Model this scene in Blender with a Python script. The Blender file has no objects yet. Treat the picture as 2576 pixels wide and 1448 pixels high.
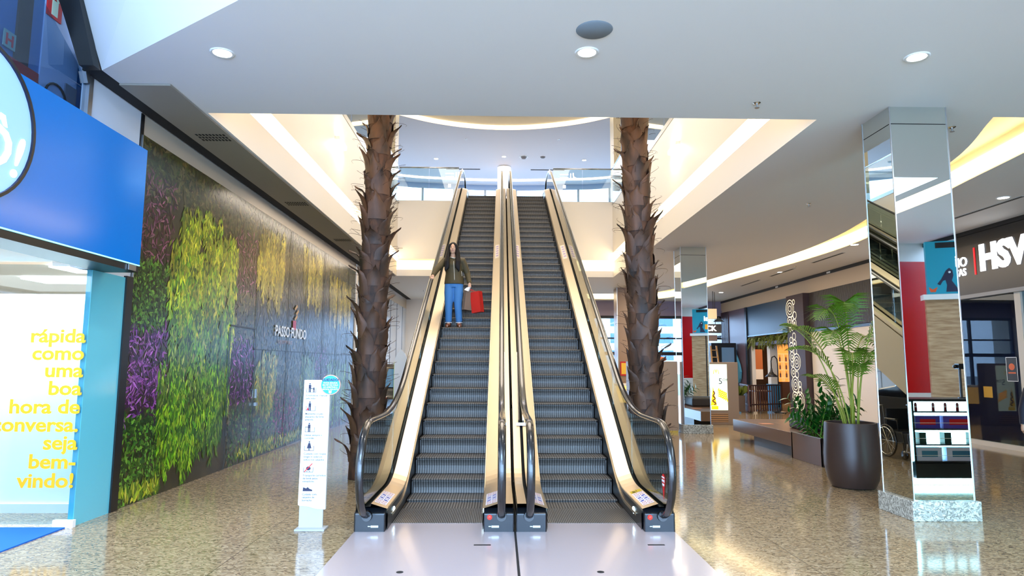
import bpy, bmesh, math, random
from mathutils import Vector, Matrix
random.seed(7)
C = bpy.context.scene.collection
PI = math.pi
# ------------------------------------------------------------------ camera, world, exposure
cam_d = bpy.data.cameras.new('camera'); cam = bpy.data.objects.new('camera', cam_d); C.objects.link(cam)
cam_d.sensor_width = 36.0; cam_d.lens = 36.0*1660/2576; cam_d.clip_end = 400; cam_d.clip_start = 0.05
def cam_matrix(yaw, pit, rol):
    y, p, r = (math.radians(a) for a in (yaw, pit, rol))
    fwd = Vector((math.sin(y)*math.cos(p), math.cos(y)*math.cos(p), math.sin(p)))
    right = Vector((math.cos(y), -math.sin(y), 0)); up = right.cross(fwd)
    r2 = right*math.cos(r)+up*math.sin(r); u2 = -right*math.sin(r)+up*math.cos(r)
    m = Matrix((r2, u2, -fwd)).transposed().to_4x4()
    m.translation = (0, 0, 1.69)
    return m
cam.matrix_world = cam_matrix(1.01, 6.66, 0.25)
sc = bpy.context.scene; sc.camera = cam
sc.view_settings.view_transform = 'Standard'; sc.view_settings.look = 'None'
sc.view_settings.gamma = 1.0; sc.view_settings.exposure = 1.0; sc.view_settings.use_curve_mapping = False
try:
    sc.cycles.max_bounces = 9; sc.cycles.diffuse_bounces = 4; sc.cycles.glossy_bounces = 5
    sc.cycles.transparent_max_bounces = 14; sc.cycles.caustics_reflective = False; sc.cycles.caustics_refractive = False
    sc.cycles.sample_clamp_indirect = 6.0; sc.cycles.use_denoising = True
except Exception: pass
W = bpy.data.worlds.new('sky'); sc.world = W; W.use_nodes = True
bg = W.node_tree.nodes['Background']; bg.inputs[0].default_value = (0.44, 0.64, 1.0, 1); bg.inputs[1].default_value = 5.0

def lin(c):
    return tuple(((v/255)/12.92 if v/255 <= .04045 else ((v/255+.055)/1.055)**2.4) for v in c)+(1,)
def area_lamp(name, loc, sx, sy, power, col, rot=(0,0,0), spread=180):
    d = bpy.data.lights.new(name, 'AREA'); d.shape = 'RECTANGLE'; d.size = sx; d.size_y = sy; d.energy = power; d.color = col[:3]
    d.spread = math.radians(spread)
    o = bpy.data.objects.new(name, d); C.objects.link(o); o.location = loc; o.rotation_euler = rot; return o
WARM = (1.0, 0.80, 0.58); NEUT = (1.0, 0.93, 0.84); COOL = (0.55, 0.80, 1.0)
ZC, ZU = 4.76, 7.44
VX0, VX1, VY0, VY1 = -3.62, 3.95, 7.9, 22.85
# added area lamps, each brightening one zone; no fixtures are built for them
area_lamp('atrium_fill', (0.15, 13.5, 11.3), 6.5, 10, 540, (1.0, .86, .70))  # added warm fill for the white void walls
area_lamp('upper_hall_fill', (0, 28.5, 10.85), 8, 5, 200, (1.0, .86, .84))
area_lamp('entrance_top_fill', (-1.0, -3.5, 6.6), 5, 5, 900, (.38, .62, 1.0))  # added blue fill over the hall behind, to cool the near ceiling
area_lamp('entrance_cool_fill', (1.0, -6.2, 2.2), 14, 4.0, 720, (.42, .66, 1.0), (math.radians(-90), 0, PI))  # added cool area lamp before the entrance glass, brightens the near ceiling
area_lamp('aisle_fill', (6.3, 20.5, 4.7), 1.2, 9, 190, (1.0, .86, .68))
area_lamp('aisle_fill', (6.0, 3.0, 4.7), 2.0, 3.5, 110, (.60, .80, 1.0))
area_lamp('aisle_fill', (-1.0, 2.2, 4.7), 2.0, 2.0, 30, (.70, .86, 1.0))
area_lamp('end_hall_fill', (1.0, 28.0, 4.70), 6, 2.5, 110, (1.0, .86, .72))
area_lamp('side_aisle_fill', (-3.95, 16.0, 4.72), .25, 9, 28, (1.0, .86, .72))  # added fill along the left wall to brighten the mural

# ------------------------------------------------------------------ materials
MC = {}
def mat(name, col=(200,200,200), rough=.5, metal=0., emit=0., ecol=None, spec=.5, coat=0.):
    if name in MC: return MC[name]
    m = bpy.data.materials.new(name); m.use_nodes = True; b = m.node_tree.nodes['Principled BSDF']
    b.inputs['Base Color'].default_value = lin(col); b.inputs['Roughness'].default_value = rough
    b.inputs['Metallic'].default_value = metal; b.inputs['Specular IOR Level'].default_value = spec
    if coat: b.inputs['Coat Weight'].default_value = coat; b.inputs['Coat Roughness'].default_value = .05
    if emit:
        b.inputs['Emission Color'].default_value = lin(ecol or col); b.inputs['Emission Strength'].default_value = emit
    MC[name] = m; return m
def nodes(m): return m.node_tree.nodes, m.node_tree.links, m.node_tree.nodes['Principled BSDF']
def ramp(N, stops, interp='LINEAR'):
    r = N.new('ShaderNodeValToRGB'); e = r.color_ramp.elements; r.color_ramp.interpolation = interp
    while len(e) < len(stops): e.new(.5)
    for k, (p, c) in enumerate(stops): e[k].position = p; e[k].color = lin(c)
    return r
def noise_tint(m, scale, c1, c2, stretch=(1,1,1), detail=3, bump=0.):
    N, L, b = nodes(m); g = N.new('ShaderNodeTexCoord'); mp = N.new('ShaderNodeMapping'); mp.inputs['Scale'].default_value = stretch
    L.new(g.outputs['Object'], mp.inputs['Vector']); n = N.new('ShaderNodeTexNoise'); n.inputs['Scale'].default_value = scale
    n.inputs['Detail'].default_value = detail; L.new(mp.outputs[0], n.inputs['Vector'])
    r = ramp(N, [(.3, c1), (.7, c2)]); L.new(n.outputs[0], r.inputs[0]); L.new(r.outputs[0], b.inputs['Base Color'])
    if bump:
        bp = N.new('ShaderNodeBump'); bp.inputs['Strength'].default_value = bump; bp.inputs['Distance'].default_value = .02
        L.new(n.outputs[0], bp.inputs['Height']); L.new(bp.outputs[0], b.inputs['Normal'])
    return m
def glass(name, tint=(235,245,245), extra=.02, rough=0.0, opac=0.0):
    if name in MC: return MC[name]
    m = bpy.data.materials.new(name); m.use_nodes = True; N, L = m.node_tree.nodes, m.node_tree.links; N.clear()
    out = N.new('ShaderNodeOutputMaterial'); tr = N.new('ShaderNodeBsdfTransparent'); tr.inputs[0].default_value = lin(tint)
    gl = N.new('ShaderNodeBsdfGlossy'); gl.inputs['Roughness'].default_value = rough; ge = N.new('ShaderNodeNewGeometry')
    dt = N.new('ShaderNodeVectorMath'); dt.operation = 'DOT_PRODUCT'; L.new(ge.outputs['Incoming'], dt.inputs[0]); L.new(ge.outputs['Normal'], dt.inputs[1])
    def mth(op, a, b_=None):
        n = N.new('ShaderNodeMath'); n.operation = op; n.use_clamp = op == 'ADD'
        for k, v in enumerate((a, b_)):
            if v is None: continue
            if isinstance(v, (int, float)): n.inputs[k].default_value = v
            else: L.new(v, n.inputs[k])
        return n.outputs[0]
    F = mth('POWER', mth('SUBTRACT', 1.0, mth('ABSOLUTE', dt.outputs['Value'])), 5.0); ad = mth('ADD', mth('MULTIPLY', F, .95), .045+extra)
    mx = N.new('ShaderNodeMixShader'); L.new(ad, mx.inputs[0]); L.new(tr.outputs[0], mx.inputs[1]); L.new(gl.outputs[0], mx.inputs[2])
    L.new(mx.outputs[0], out.inputs[0]); MC[name] = m; return m
def fleck_granite(name, cols, rough, tile=None, scale=1.0):
    m = mat(name, (170,160,140), rough); N, L, b = nodes(m)
    g = N.new('ShaderNodeNewGeometry'); pos = g.outputs['Position']
    nz = N.new('ShaderNodeTexNoise'); nz.inputs['Scale'].default_value = 7*scale; nz.inputs['Detail'].default_value = 2; L.new(pos, nz.inputs['Vector'])
    ad = N.new('ShaderNodeMixRGB'); ad.blend_type = 'ADD'; ad.inputs[0].default_value = .16/scale; L.new(pos, ad.inputs[1]); L.new(nz.outputs['Color'], ad.inputs[2])
    mp = N.new('ShaderNodeMapping'); mp.inputs['Rotation'].default_value = (0.3, .2, .7); mp.inputs['Scale'].default_value = (34*scale, 96*scale, 60*scale); L.new(ad.outputs[0], mp.inputs['Vector'])
    v = N.new('ShaderNodeTexVoronoi'); v.inputs['Scale'].default_value = 1.0; L.new(mp.outputs[0], v.inputs['Vector'])
    sp = N.new('ShaderNodeSeparateColor'); L.new(v.outputs['Color'], sp.inputs[0])
    r = ramp(N, cols); L.new(sp.outputs[0], r.inputs[0]); col = r.outputs[0]
    if tile:
        xyz = N.new('ShaderNodeSeparateXYZ'); L.new(pos, xyz.inputs[0]); mk = None
        for ax, size, off in ((0, tile[0], .35), (1, tile[1], .25)):
            a = N.new('ShaderNodeMath'); a.operation = 'ADD'; a.inputs[1].default_value = 400*size+off; L.new(xyz.outputs[ax], a.inputs[0])
            d = N.new('ShaderNodeMath'); d.operation = 'DIVIDE'; d.inputs[1].default_value = size; L.new(a.outputs[0], d.inputs[0])
            f = N.new('ShaderNodeMath'); f.operation = 'FRACT'; L.new(d.outputs[0], f.inputs[0])
            lt = N.new('ShaderNodeMath'); lt.operation = 'LESS_THAN'; lt.inputs[1].default_value = .006/size; L.new(f.outputs[0], lt.inputs[0])
            if mk is None: mk = lt.outputs[0]
            else:
                mm = N.new('ShaderNodeMath'); mm.operation = 'MAXIMUM'; L.new(mk, mm.inputs[0]); L.new(lt.outputs[0], mm.inputs[1]); mk = mm.outputs[0]
        mx = N.new('ShaderNodeMixRGB'); mx.inputs[2].default_value = lin((74,64,52)); L.new(mk, mx.inputs[0]); L.new(col, mx.inputs[1]); col = mx.outputs[0]
    L.new(col, b.inputs['Base Color']); return m
M_floor = fleck_granite('polished_granite', [(0,(84,70,52)),(.2,(130,110,84)),(.6,(156,136,106)),(1,(180,162,132))], .10, (1.0, 1.0))
M_base = fleck_granite('plinth_granite', [(0,(112,112,104)),(.4,(150,150,140)),(1,(206,206,194))], .22, None, 1.0)
M_ceil = mat('ceiling_paint', (236,236,236), .6); M_white = mat('white_wall_paint', (240,234,226), .55)
M_beige = mat('beige_bulkhead', (205,184,156), .5); M_grey = mat('grey_grille_paint', (152,146,136), .55)
M_black = mat('black_metal', (14,14,16), .35); M_dark = mat('dark_cavity', (20,20,22), .8); M_alu = mat('brushed_aluminium', (188,190,192), .32, 1.)
M_steel = mat('stainless_steel', (220,202,174), .36, 1.); M_chrome = mat('chrome', (225,225,225), .12, 1.)
M_mirror = mat('mirror', (222,230,228), .012, 1.); M_rubber = mat('black_rubber', (14,14,16), .24, 0, spec=.7, coat=.5)
M_newel = mat('newel_black', (12,16,22), .28, coat=.2); M_cladding = mat('truss_cladding', (222,212,194), .5)
M_glass = glass('clear_glass'); M_dglass = glass('balustrade_glass', (205,215,210), .06); M_sglass = glass('shop_glass', (225,235,240), -.025)
M_bluglass = glass('tinted_upper_glass', (185,208,225), .04)
M_led = mat('warm_led', (255,240,205), .5, 0, 3.2, (255,232,186)); M_led2 = mat('soft_led', (255,236,190), .5, 0, 1.1, (255,222,160))
M_lamp = mat('lamp_diffuser', (255,250,240), .5, 0, 14, (255,246,232)); M_text_white = mat('white_lettering', (245,245,245), .5, 0, .9, (255,255,255))
M_wpaint = mat('white_lacquer', (240,241,240), .3); M_navy = mat('navy_print', (30,34,66), .5); M_teal = mat('teal_glass_panel', (104,196,214), .12)
M_blue = mat('blue_sign_panel', (0,62,130), .16, 0, .60, (0,94,168)); M_red = mat('red_panel', (205,8,14), .25); M_brown = mat('brown_laminate', (98,78,64), .38)
M_gold = mat('brass', (196,150,70), .3, .9)

# ------------------------------------------------------------------ mesh builder
class MB:
    def __init__(s): s.v = []; s.f = []; s.c = []
    def add(s, vs, fs, col=None):
        o = len(s.v); s.v += [tuple(p) for p in vs]; s.f += [tuple(i+o for i in f) for f in fs]; s.c += [col]*len(fs); return s
    def box(s, x0, x1, y0, y1, z0, z1, col=None):
        v = [(x, y, z) for z in (z0, z1) for y in (y0, y1) for x in (x0, x1)]
        return s.add(v, [(0,2,3,1),(4,5,7,6),(0,1,5,4),(2,6,7,3),(0,4,6,2),(1,3,7,5)], col)
    def quad(s, a, b, c, d, col=None): return s.add([a,b,c,d], [(0,1,2,3)], col)
    def prism(s, pts, d):           # closed polygon pts (3d) extruded by vector d
        n = len(pts); d = Vector(d); v = [Vector(p) for p in pts]; v += [p+d for p in v]
        return s.add(v, [tuple(range(n))[::-1], tuple(range(n, 2*n))]+[(i, (i+1)%n, n+(i+1)%n, n+i) for i in range(n)])
    def tube(s, pts, r, n=8, cap=True, flat=None):   # flat=(ra,rb) elliptical
        pts = [Vector(p) for p in pts]; rs = r if isinstance(r, (list, tuple)) else [r]*len(pts); rings = []; ref = None
        for i, p in enumerate(pts):
            t = (pts[min(i+1, len(pts)-1)]-pts[max(i-1, 0)]).normalized()
            if ref is None: ref = Vector((0,0,1)) if abs(t.z) < .9 else Vector((1,0,0))
            a = t.cross(ref)
            if a.length < 1e-4: a = t.orthogonal()
            a.normalize(); b = a.cross(t).normalized(); ref = b
            ra, rb = (rs[i]*flat[0], rs[i]*flat[1]) if flat else (rs[i], rs[i])
            rings.append([p+a*ra*math.cos(2*PI*k/n)+b*rb*math.sin(2*PI*k/n) for k in range(n)])
        v = [q for R in rings for q in R]; f = []
        for i in range(len(rings)-1):
            for k in range(n): f.append((i*n+k, i*n+(k+1)%n, (i+1)*n+(k+1)%n, (i+1)*n+k))
        if cap: f += [tuple(range(n))[::-1], tuple(range((len(rings)-1)*n, len(rings)*n))]
        return s.add(v, f)
    def lathe(s, prof, c=(0,0,0), n=24, axis='z'):
        v = []; f = []
        for r, z in prof:
            for k in range(n):
                a = 2*PI*k/n; x, y = r*math.cos(a), r*math.sin(a)
                p = (x, y, z) if axis == 'z' else ((z, x, y) if axis == 'x' else (x, z, y))
                v.append((p[0]+c[0], p[1]+c[1], p[2]+c[2]))
        for i in range(len(prof)-1):
            for k in range(n): f.append((i*n+k, i*n+(k+1)%n, (i+1)*n+(k+1)%n, (i+1)*n+k))
        return s.add(v, f)
    def disc(s, c, r, axis='z', n=20, h=.01):
        return s.lathe([(0, 0), (r, 0), (r, h), (0, h)], c, n, axis)
    def sphere(s, c, r, n=12, m=8):
        r = r if isinstance(r, (tuple, list)) else (r, r, r); v = []; f = []
        for i in range(m+1):
            t = PI*i/m
            for k in range(n):
                a = 2*PI*k/n; v.append((c[0]+r[0]*math.sin(t)*math.cos(a), c[1]+r[1]*math.sin(t)*math.sin(a), c[2]+r[2]*math.cos(t)))
        for i in range(m):
            for k in range(n): f.append((i*n+k, (i+1)*n+k, (i+1)*n+(k+1)%n, i*n+(k+1)%n))
        return s.add(v, f)
def wmat(p):
    m = Matrix.LocRotScale(p.location, p.rotation_euler, p.scale)
    return wmat(p.parent) @ p.matrix_parent_inverse @ m if p.parent else m
def obj(name, mb, material, parent=None, smooth=False, bevel=0., world=True, recalc=True):
    me = bpy.data.meshes.new(name); me.from_pydata([tuple(p) for p in mb.v], [], mb.f); me.update()
    if any(c is not None for c in mb.c):
        ca = me.color_attributes.new('print', 'FLOAT_COLOR', 'CORNER'); k = 0
        for p, c in zip(me.polygons, mb.c):
            cc = lin(c or (128,128,128))
            for _ in p.loop_indices: ca.data[k].color = cc; k += 1
    if recalc: bm = bmesh.new(); bm.from_mesh(me); bmesh.ops.recalc_face_normals(bm, faces=bm.faces); bm.to_mesh(me); bm.free()
    if smooth:
        for p in me.polygons: p.use_smooth = True
    me.materials.append(material); o = bpy.data.objects.new(name, me); C.objects.link(o)
    if smooth == 'auto':
        try: me.set_sharp_from_angle(angle=math.radians(38))
        except Exception: pass
    if parent is not None:
        o.parent = parent
        if world: o.matrix_parent_inverse = wmat(parent).inverted()
    if bevel:
        b = o.modifiers.new('bevel', 'BEVEL'); b.width = bevel; b.segments = 2; b.limit_method = 'ANGLE'
    return o
def tag(o, label, cat, group=None, kind=None):
    o['label'] = label; o['category'] = cat
    if group: o['group'] = group
    if kind: o['kind'] = kind
    return o
def thing(name, label, cat, loc=(0,0,0), group=None, rot=0.):
    o = bpy.data.objects.new(name, None); o.empty_display_size = .1; C.objects.link(o); o.location = loc; o.rotation_euler = (0,0,rot)
    return tag(o, label, cat, group)
def one(name, mb, material, label, cat, group=None, smooth=False, bevel=0.): return tag(obj(name, mb, material, None, smooth, bevel), label, cat, group)
def struct(name, mb, material, smooth=False, parent=None):
    o = obj(name, mb, material, parent, smooth); 
    if parent is None: o['kind'] = 'structure'
    return o
def dup(root, loc, label, rot=None):
    r = root.copy(); C.objects.link(r); r.location = loc; r['label'] = label
    if rot is not None: r.rotation_euler = (0,0,rot)
    for ch in list(root.children):
        c = ch.copy(); C.objects.link(c); c.parent = r
        for g in list(ch.children):
            d = g.copy(); C.objects.link(d); d.parent = c
    return r
def text(name, body, size, material, parent, org, xd, up, depth=.006, bold=0., align='LEFT', space=1., shear=0., sx=1., gap=1.):
    cu = bpy.data.curves.new(name, 'FONT'); cu.body = body; cu.size = size; cu.extrude = depth; cu.offset = bold*size; cu.align_x = align
    cu.space_character = space; cu.shear = shear; cu.space_line = gap; cu.resolution_u = 3
    t = bpy.data.objects.new(name, cu); C.objects.link(t)
    dg = bpy.context.evaluated_depsgraph_get(); me = bpy.data.meshes.new_from_object(t.evaluated_get(dg)); bpy.data.objects.remove(t); bpy.data.curves.remove(cu)
    x = Vector(xd).normalized(); u = Vector(up).normalized(); n = x.cross(u); mw = Matrix((x*sx, u, n)).transposed().to_4x4(); mw.translation = Vector(org)
    me.transform(mw); me.materials.clear(); me.materials.append(material); me.name = name
    o = bpy.data.objects.new(name, me); C.objects.link(o)
    if parent is not None:
        o.parent = parent; o.matrix_parent_inverse = wmat(parent).inverted()
    return o
def poly_fill(outer, holes, z, down=True):
    bm = bmesh.new(); edges = []
    for loop in [outer]+holes:
        vs = [bm.verts.new((x, y, z)) for x, y in loop]
        edges += [bm.edges.new((vs[i], vs[(i+1) % len(vs)])) for i in range(len(vs))]
    bmesh.ops.triangle_fill(bm, use_beauty=True, use_dissolve=False, edges=edges)
    bm.verts.index_update(); mb = MB(); mb.add([v.co.copy() for v in bm.verts], [tuple(v.index for v in f.verts) for f in bm.faces]); bm.free(); return mb
def smooth_curve(pts, n=6):
    out = []; P = [Vector((*p, 0)) for p in pts]; P = [2*P[0]-P[1]]+P+[2*P[-1]-P[-2]]
    for i in range(1, len(P)-2):
        for k in range(n):
            t = k/n; a, b, c, d = P[i-1:i+3]
            q = .5*((2*b)+(c-a)*t+(2*a-5*b+4*c-d)*t*t+(3*b-a-3*c+d)*t**3); out.append((q.x, q.y))
    out.append(tuple(pts[-1])); return out

# ------------------------------------------------------------------ the setting
struct('floor', MB().quad((-14,-10,0),(16,-10,0),(16,38,0),(-14,38,0)), M_floor)
slot_in = smooth_curve([(6.08,7.75),(6.80,9.6),(7.70,13.6),(8.02,15.8),(8.05,18.0),(7.82,20.4),(7.45,23.6),(7.0,26.1),(6.2,28.0),(4.6,28.25),(2.6,28.25)])
slot_out = smooth_curve([(2.6,30.6),(5.2,30.6),(7.2,30.3),(8.0,28.2),(8.15,24.8),(8.55,21.4),(8.85,18.6),(8.85,15.9),(8.35,13.2),(7.85,11.2),(7.55,9.2),(7.3,7.75)])
slot1 = slot_in+slot_out
slot2 = [(7.35,-8),(7.45,-2),(7.42,2.6),(7.40,4.6),(7.95,4.6),(8.0,2.4),(8.05,-2),(8.0,-8)]
A, B = Vector((-4.22,6.73)), Vector((-2.2,5.30)); d = (B-A); E2 = B+d*1.6
outer = [(-4.22,34),(-4.22,6.73),(B.x,B.y),(E2.x,E2.y),(E2.x,-10),(10.6,-10),(10.6,34)]
void = [(VX0,VY0),(VX1,VY0),(VX1,VY1),(VX0,VY1)]
struct('ceiling', poly_fill(outer, [void, slot1, slot2], ZC), M_ceil)
for loop, nm in ((slot1, 'aisle'), (slot2, 'entrance')):        # raised recesses of the light coves
    m = poly_fill(loop, [], ZC+.42); k = len(loop)
    for i in range(k):
        a, b = loop[i], loop[(i+1) % k]; m.quad((*a, ZC), (*b, ZC), (*b, ZC+.42), (*a, ZC+.42))
    struct('ceiling_recess', m, mat('cove_paint', (252,240,214), .6))
def strip(path, z0, z1, off, closed=False):
    m = MB()
    for (a, b) in zip(path[:-1], path[1:]):
        A_, B_ = Vector(a), Vector(b); t = (B_-A_).normalized(); n = Vector((-t.y, t.x))*off
        m.quad((A_.x+n.x, A_.y+n.y, z0), (B_.x+n.x, B_.y+n.y, z0), (B_.x+n.x, B_.y+n.y, z1), (A_.x+n.x, A_.y+n.y, z1))
    return m
one('cove_light', strip(slot_out, ZC+.04, ZC+.27, -.03), M_led, 'long curved warm strip light in the ceiling recess over the right aisle', 'light')
one('cove_light', strip(slot2[4:], ZC+.04, ZC+.27, -.03), M_led, 'straight warm strip light over the entrance, seen mirrored in the near column', 'light')
# sloped facet of the ceiling next to the left shop, rising to the higher entrance ceiling
Au = Vector((-4.36,6.42)); 
struct('ceiling_slope', MB().quad((A.x,A.y,ZC),(E2.x,E2.y,ZC),(E2.x-1.0,E2.y-1.35,6.95),(-4.6,5.92,6.95)), M_ceil)
struct('ceiling_entrance', MB().quad((-14,-10,6.95),(E2.x,-10,6.95),(E2.x,8,6.95),(-14,8,6.95)), M_ceil)
struct('wall_entrance', MB().quad((E2.x,-10,ZC),(E2.x,1.8,ZC),(E2.x,1.8,6.95),(E2.x,-10,6.95)), M_white)
struct('trim_shadow_gap', MB().box(-4.44,-4.222,6.75,34,ZC+.01,ZC+.30), M_dark)
struct('trim_ceiling_edge', MB().prism([(-4.23,6.6,ZC-.005),(-4.38,6.6,ZC-.005),(-4.80,5.85,6.9),(-4.45,5.85,6.9)], (0,.12,0)), M_black)
struct('ceiling_grille', MB().box(-4.22,-3.66,7.05,22.8,ZC-.022,ZC-.004), M_grey)
g = MB()
for y in (8.6, 12.3, 16.0, 19.7):
    for i in range(9):
        for j in range(3): g.box(-4.1+i*.045, -4.075+i*.045, y+j*.1, y+j*.1+.06, ZC-.026, ZC-.021)
struct('trim_grille_slots', g, M_dark)
# void through the upper floor: fascia, lit slot, wall above
def void_side(name, p, q, zl0, zl1, led):
    P, Q = Vector(p), Vector(q); t = (Q-P).normalized(); n = Vector((-t.y, t.x))    # n points out of the void
    w = lambda a, z, o=0: (a.x+n.x*o, a.y+n.y*o, z)
    m = MB().quad(w(P,ZC), w(Q,ZC), w(Q,zl0), w(P,zl0)).quad(w(P,zl1), w(Q,zl1), w(Q,ZU), w(P,ZU))
    m.quad(w(P,zl0), w(Q,zl0), w(Q,zl0,.22), w(P,zl0,.22)).quad(w(P,zl1), w(Q,zl1), w(Q,zl1,.22), w(P,zl1,.22)).quad(w(P,zl0,.22), w(Q,zl0,.22), w(Q,zl1,.22), w(P,zl1,.22))
    struct(name, m, M_white)
    one('wall_cove_light', MB().quad(w(P,zl0+.02,.19), w(Q,zl0+.02,.19), w(Q,zl1-.02,.19), w(P,zl1-.02,.19)), led[0], led[1], 'light')
void_side('wall_atrium_left', (VX0,VY0), (VX0,VY1), 5.27, 5.60, (M_led, 'long bright strip light in the left atrium wall'))
void_side('wall_atrium_right', (VX1,VY1), (VX1,VY0), 5.30, 5.63, (M_led, 'long bright strip light in the right atrium wall'))
void_side('wall_atrium_far_left', (VX0,VY1), (.16,VY1), 4.98, 5.36, (M_led2, 'dim yellow strip light in the far atrium wall left of the escalators'))
void_side('wall_atrium_far_right', (.16,VY1), (VX1,VY1), 4.98, 5.36, (M_led, 'bright strip light in the far atrium wall right of the escalators'))
void_side('wall_atrium_near', (VX1,VY0), (VX0,VY0), 5.27, 5.60, (M_led, 'strip light in the near atrium wall facing the upper floor'))
# upper storey
arc3 = smooth_curve([(-14,28.0),(-6.0,32.2),(-2.9,33.0),(.1,33.25),(3.1,33.0),(6.2,32.3),(14,28.2)], 6)
struct('floor_upper', poly_fill([(-14,4),(14,4)]+arc3[::-1], [void], ZU-.01), M_base)
ZT = 10.9
arc1 = smooth_curve([(-8,20.2),(-4.0,23.55),(-2.0,24.75),(.1,25.15),(2.2,24.75),(4.2,23.6),(8,20.2)], 8)
struct('ceiling_upper', poly_fill([(-14,20.2)]+arc1+[(14,20.2)]+arc3[::-1], [], ZT), mat('upper_ceiling_paint', (222,218,226), .6))
struct('ceiling_upper_raised', MB().quad((-14,4,ZT+.55),(14,4,ZT+.55),(14,26.5,ZT+.55),(-14,26.5,ZT+.55)), M_ceil)
m = MB()
for a, b in zip(arc1[:-1], arc1[1:]): m.quad((*a,ZT), (*b,ZT), (*b,ZT+.55), (*a,ZT+.55))
struct('trim_upper_arc', m, M_white)
one('arc_light', strip(arc1, ZT+.02, ZT+.17, -.02), M_led, 'curved warm strip light along the edge of the upper ceiling', 'light')
arc2 = smooth_curve([(-11,28.2),(-5.35,31.2),(-2.6,31.9),(.1,32.1),(2.8,31.9),(5.6,31.3),(11,28.4)], 6)
m = MB()
for a, b in zip(arc2[:-1], arc2[1:]): m.quad((*a,ZT-.012), (*b,ZT-.012), (b[0]*1.0,b[1]+.33,ZT-.012), (a[0],a[1]+.33,ZT-.012))
one('ring_light', m, M_led, 'thin curved strip light on the upper ceiling before the windows', 'light')
m = MB()
for a, b in zip(arc3[:-1], arc3[1:]): m.quad((*a,10.62), (*b,10.62), (*b,ZT), (*a,ZT))
struct('wall_upper_head', m, mat('blue_grey_head', (150,176,214), .5))
def along(path, s):
    for a, b in zip(path[:-1], path[1:]):
        L = math.dist(a, b)
        if s <= L: t = s/L; return (a[0]+(b[0]-a[0])*t, a[1]+(b[1]-a[1])*t)
        s -= L
    return path[-1]
tot = sum(math.dist(a, b) for a, b in zip(arc3[:-1], arc3[1:])); k = int(tot/1.58); win = None
for i in range(k+1):
    s0 = i*tot/k-.0; p = along(arc3, s0)
    fr = struct('window_%d' % (i+1), MB().box(p[0]-.055,p[0]+.055,p[1]-.04,p[1]+.05,ZU,10.62), mat('window_frame_grey', (160,170,185), .4))
    if i < k:
        q = along(arc3, s0+tot/k)
        obj('pane', MB().quad((p[0],p[1],ZU),(q[0],q[1],ZU),(q[0],q[1],10.62),(p[0],p[1],10.62)), M_glass, fr)
struct('wall_upper_left', MB().box(-14.1,-14,4,28.0,ZU,ZT+.55), M_white); struct('wall_upper_right', MB().box(14,14.1,4,28.2,ZU,ZT+.55), M_white)
struct('wall_upper_near', MB().box(-14,14,3.9,4,ZU,ZT+.55), M_white)
for x, s in ((-3.93,'left'),(4.18,'right')): struct('wall_upper_pier_'+s, MB().box(x-.13,x+.13,22.95,23.7,ZU,ZT), mat('cream_pier', (246,230,200), .5))
one('upper_column', MB().lathe([(.31,ZU),(.31,ZT)], (.14,30.0,0), 28), M_white, 'round white column on the upper floor seen between the two escalators', 'column', smooth=True)
# glass guards on the void edges
def guard(p, q, label, npan):
    P, Q = Vector(p), Vector(q); t = thing('glass_guard', label, 'railing', ((P.x+Q.x)/2, (P.y+Q.y)/2, ZU))
    for i in range(npan):
        a, b = P.lerp(Q, i/npan+.004), P.lerp(Q, (i+1)/npan-.004); e = (Q-P).normalized(); n = Vector((-e.y, e.x))*.006
        obj('glass_panel', MB().prism([(a.x-n.x,a.y-n.y,ZU-.06),(b.x-n.x,b.y-n.y,ZU-.06),(b.x+n.x,b.y+n.y,ZU-.06),(a.x+n.x,a.y+n.y,ZU-.06)], (0,0,1.25)), M_glass, t)
    obj('top_rail', MB().tube([(P.x,P.y,ZU+1.22),(Q.x,Q.y,ZU+1.22)], .028, 8), M_chrome, t, True)
    e = (Q-P).normalized(); n = Vector((-e.y, e.x))*.03
    obj('base_channel', MB().prism([(P.x-n.x,P.y-n.y,ZU-.10),(Q.x-n.x,Q.y-n.y,ZU-.10),(Q.x+n.x,Q.y+n.y,ZU-.10),(P.x+n.x,P.y+n.y,ZU-.10)], (0,0,.12)), M_alu, t); return t
guard((VX0-.02,VY0+.2), (VX0-.02,VY1), 'glass railing along the top of the left atrium wall', 6)
guard((VX1+.02,VY0+.2), (VX1+.02,VY1), 'glass railing along the top of the right atrium wall', 6)
gl = guard((VX0,VY1+.05), (-1.50,VY1+.05), 'glass railing on the upper floor left of the left escalator', 2)
gr = guard((1.85,VY1+.05), (VX1,VY1+.05), 'glass railing on the upper floor right of the right escalator', 2)
for gg, x in ((gl, -1.98), (gr, 2.1)):
    obj('sticker_lines', MB().box(x,x+.30,VY1+.028,VY1+.034,ZU+.98,ZU+1.02).box(x,x+.30,VY1+.028,VY1+.034,ZU+.88,ZU+.91), M_text_white, gg)
    obj('person_symbol', MB().box(x+.36,x+.40,VY1+.028,VY1+.034,ZU+.82,ZU+1.05).tube([(x+.47,VY1+.03,ZU+1.06),(x+.48,VY1+.03,ZU+.92),(x+.62,VY1+.03,ZU+.84)], .025, 6), M_text_white, gg)
    obj('small_sticker', MB().box(x+.1,x+.2,VY1+.028,VY1+.034,ZU+.5,ZU+.62), M_text_white, gg)
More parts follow.
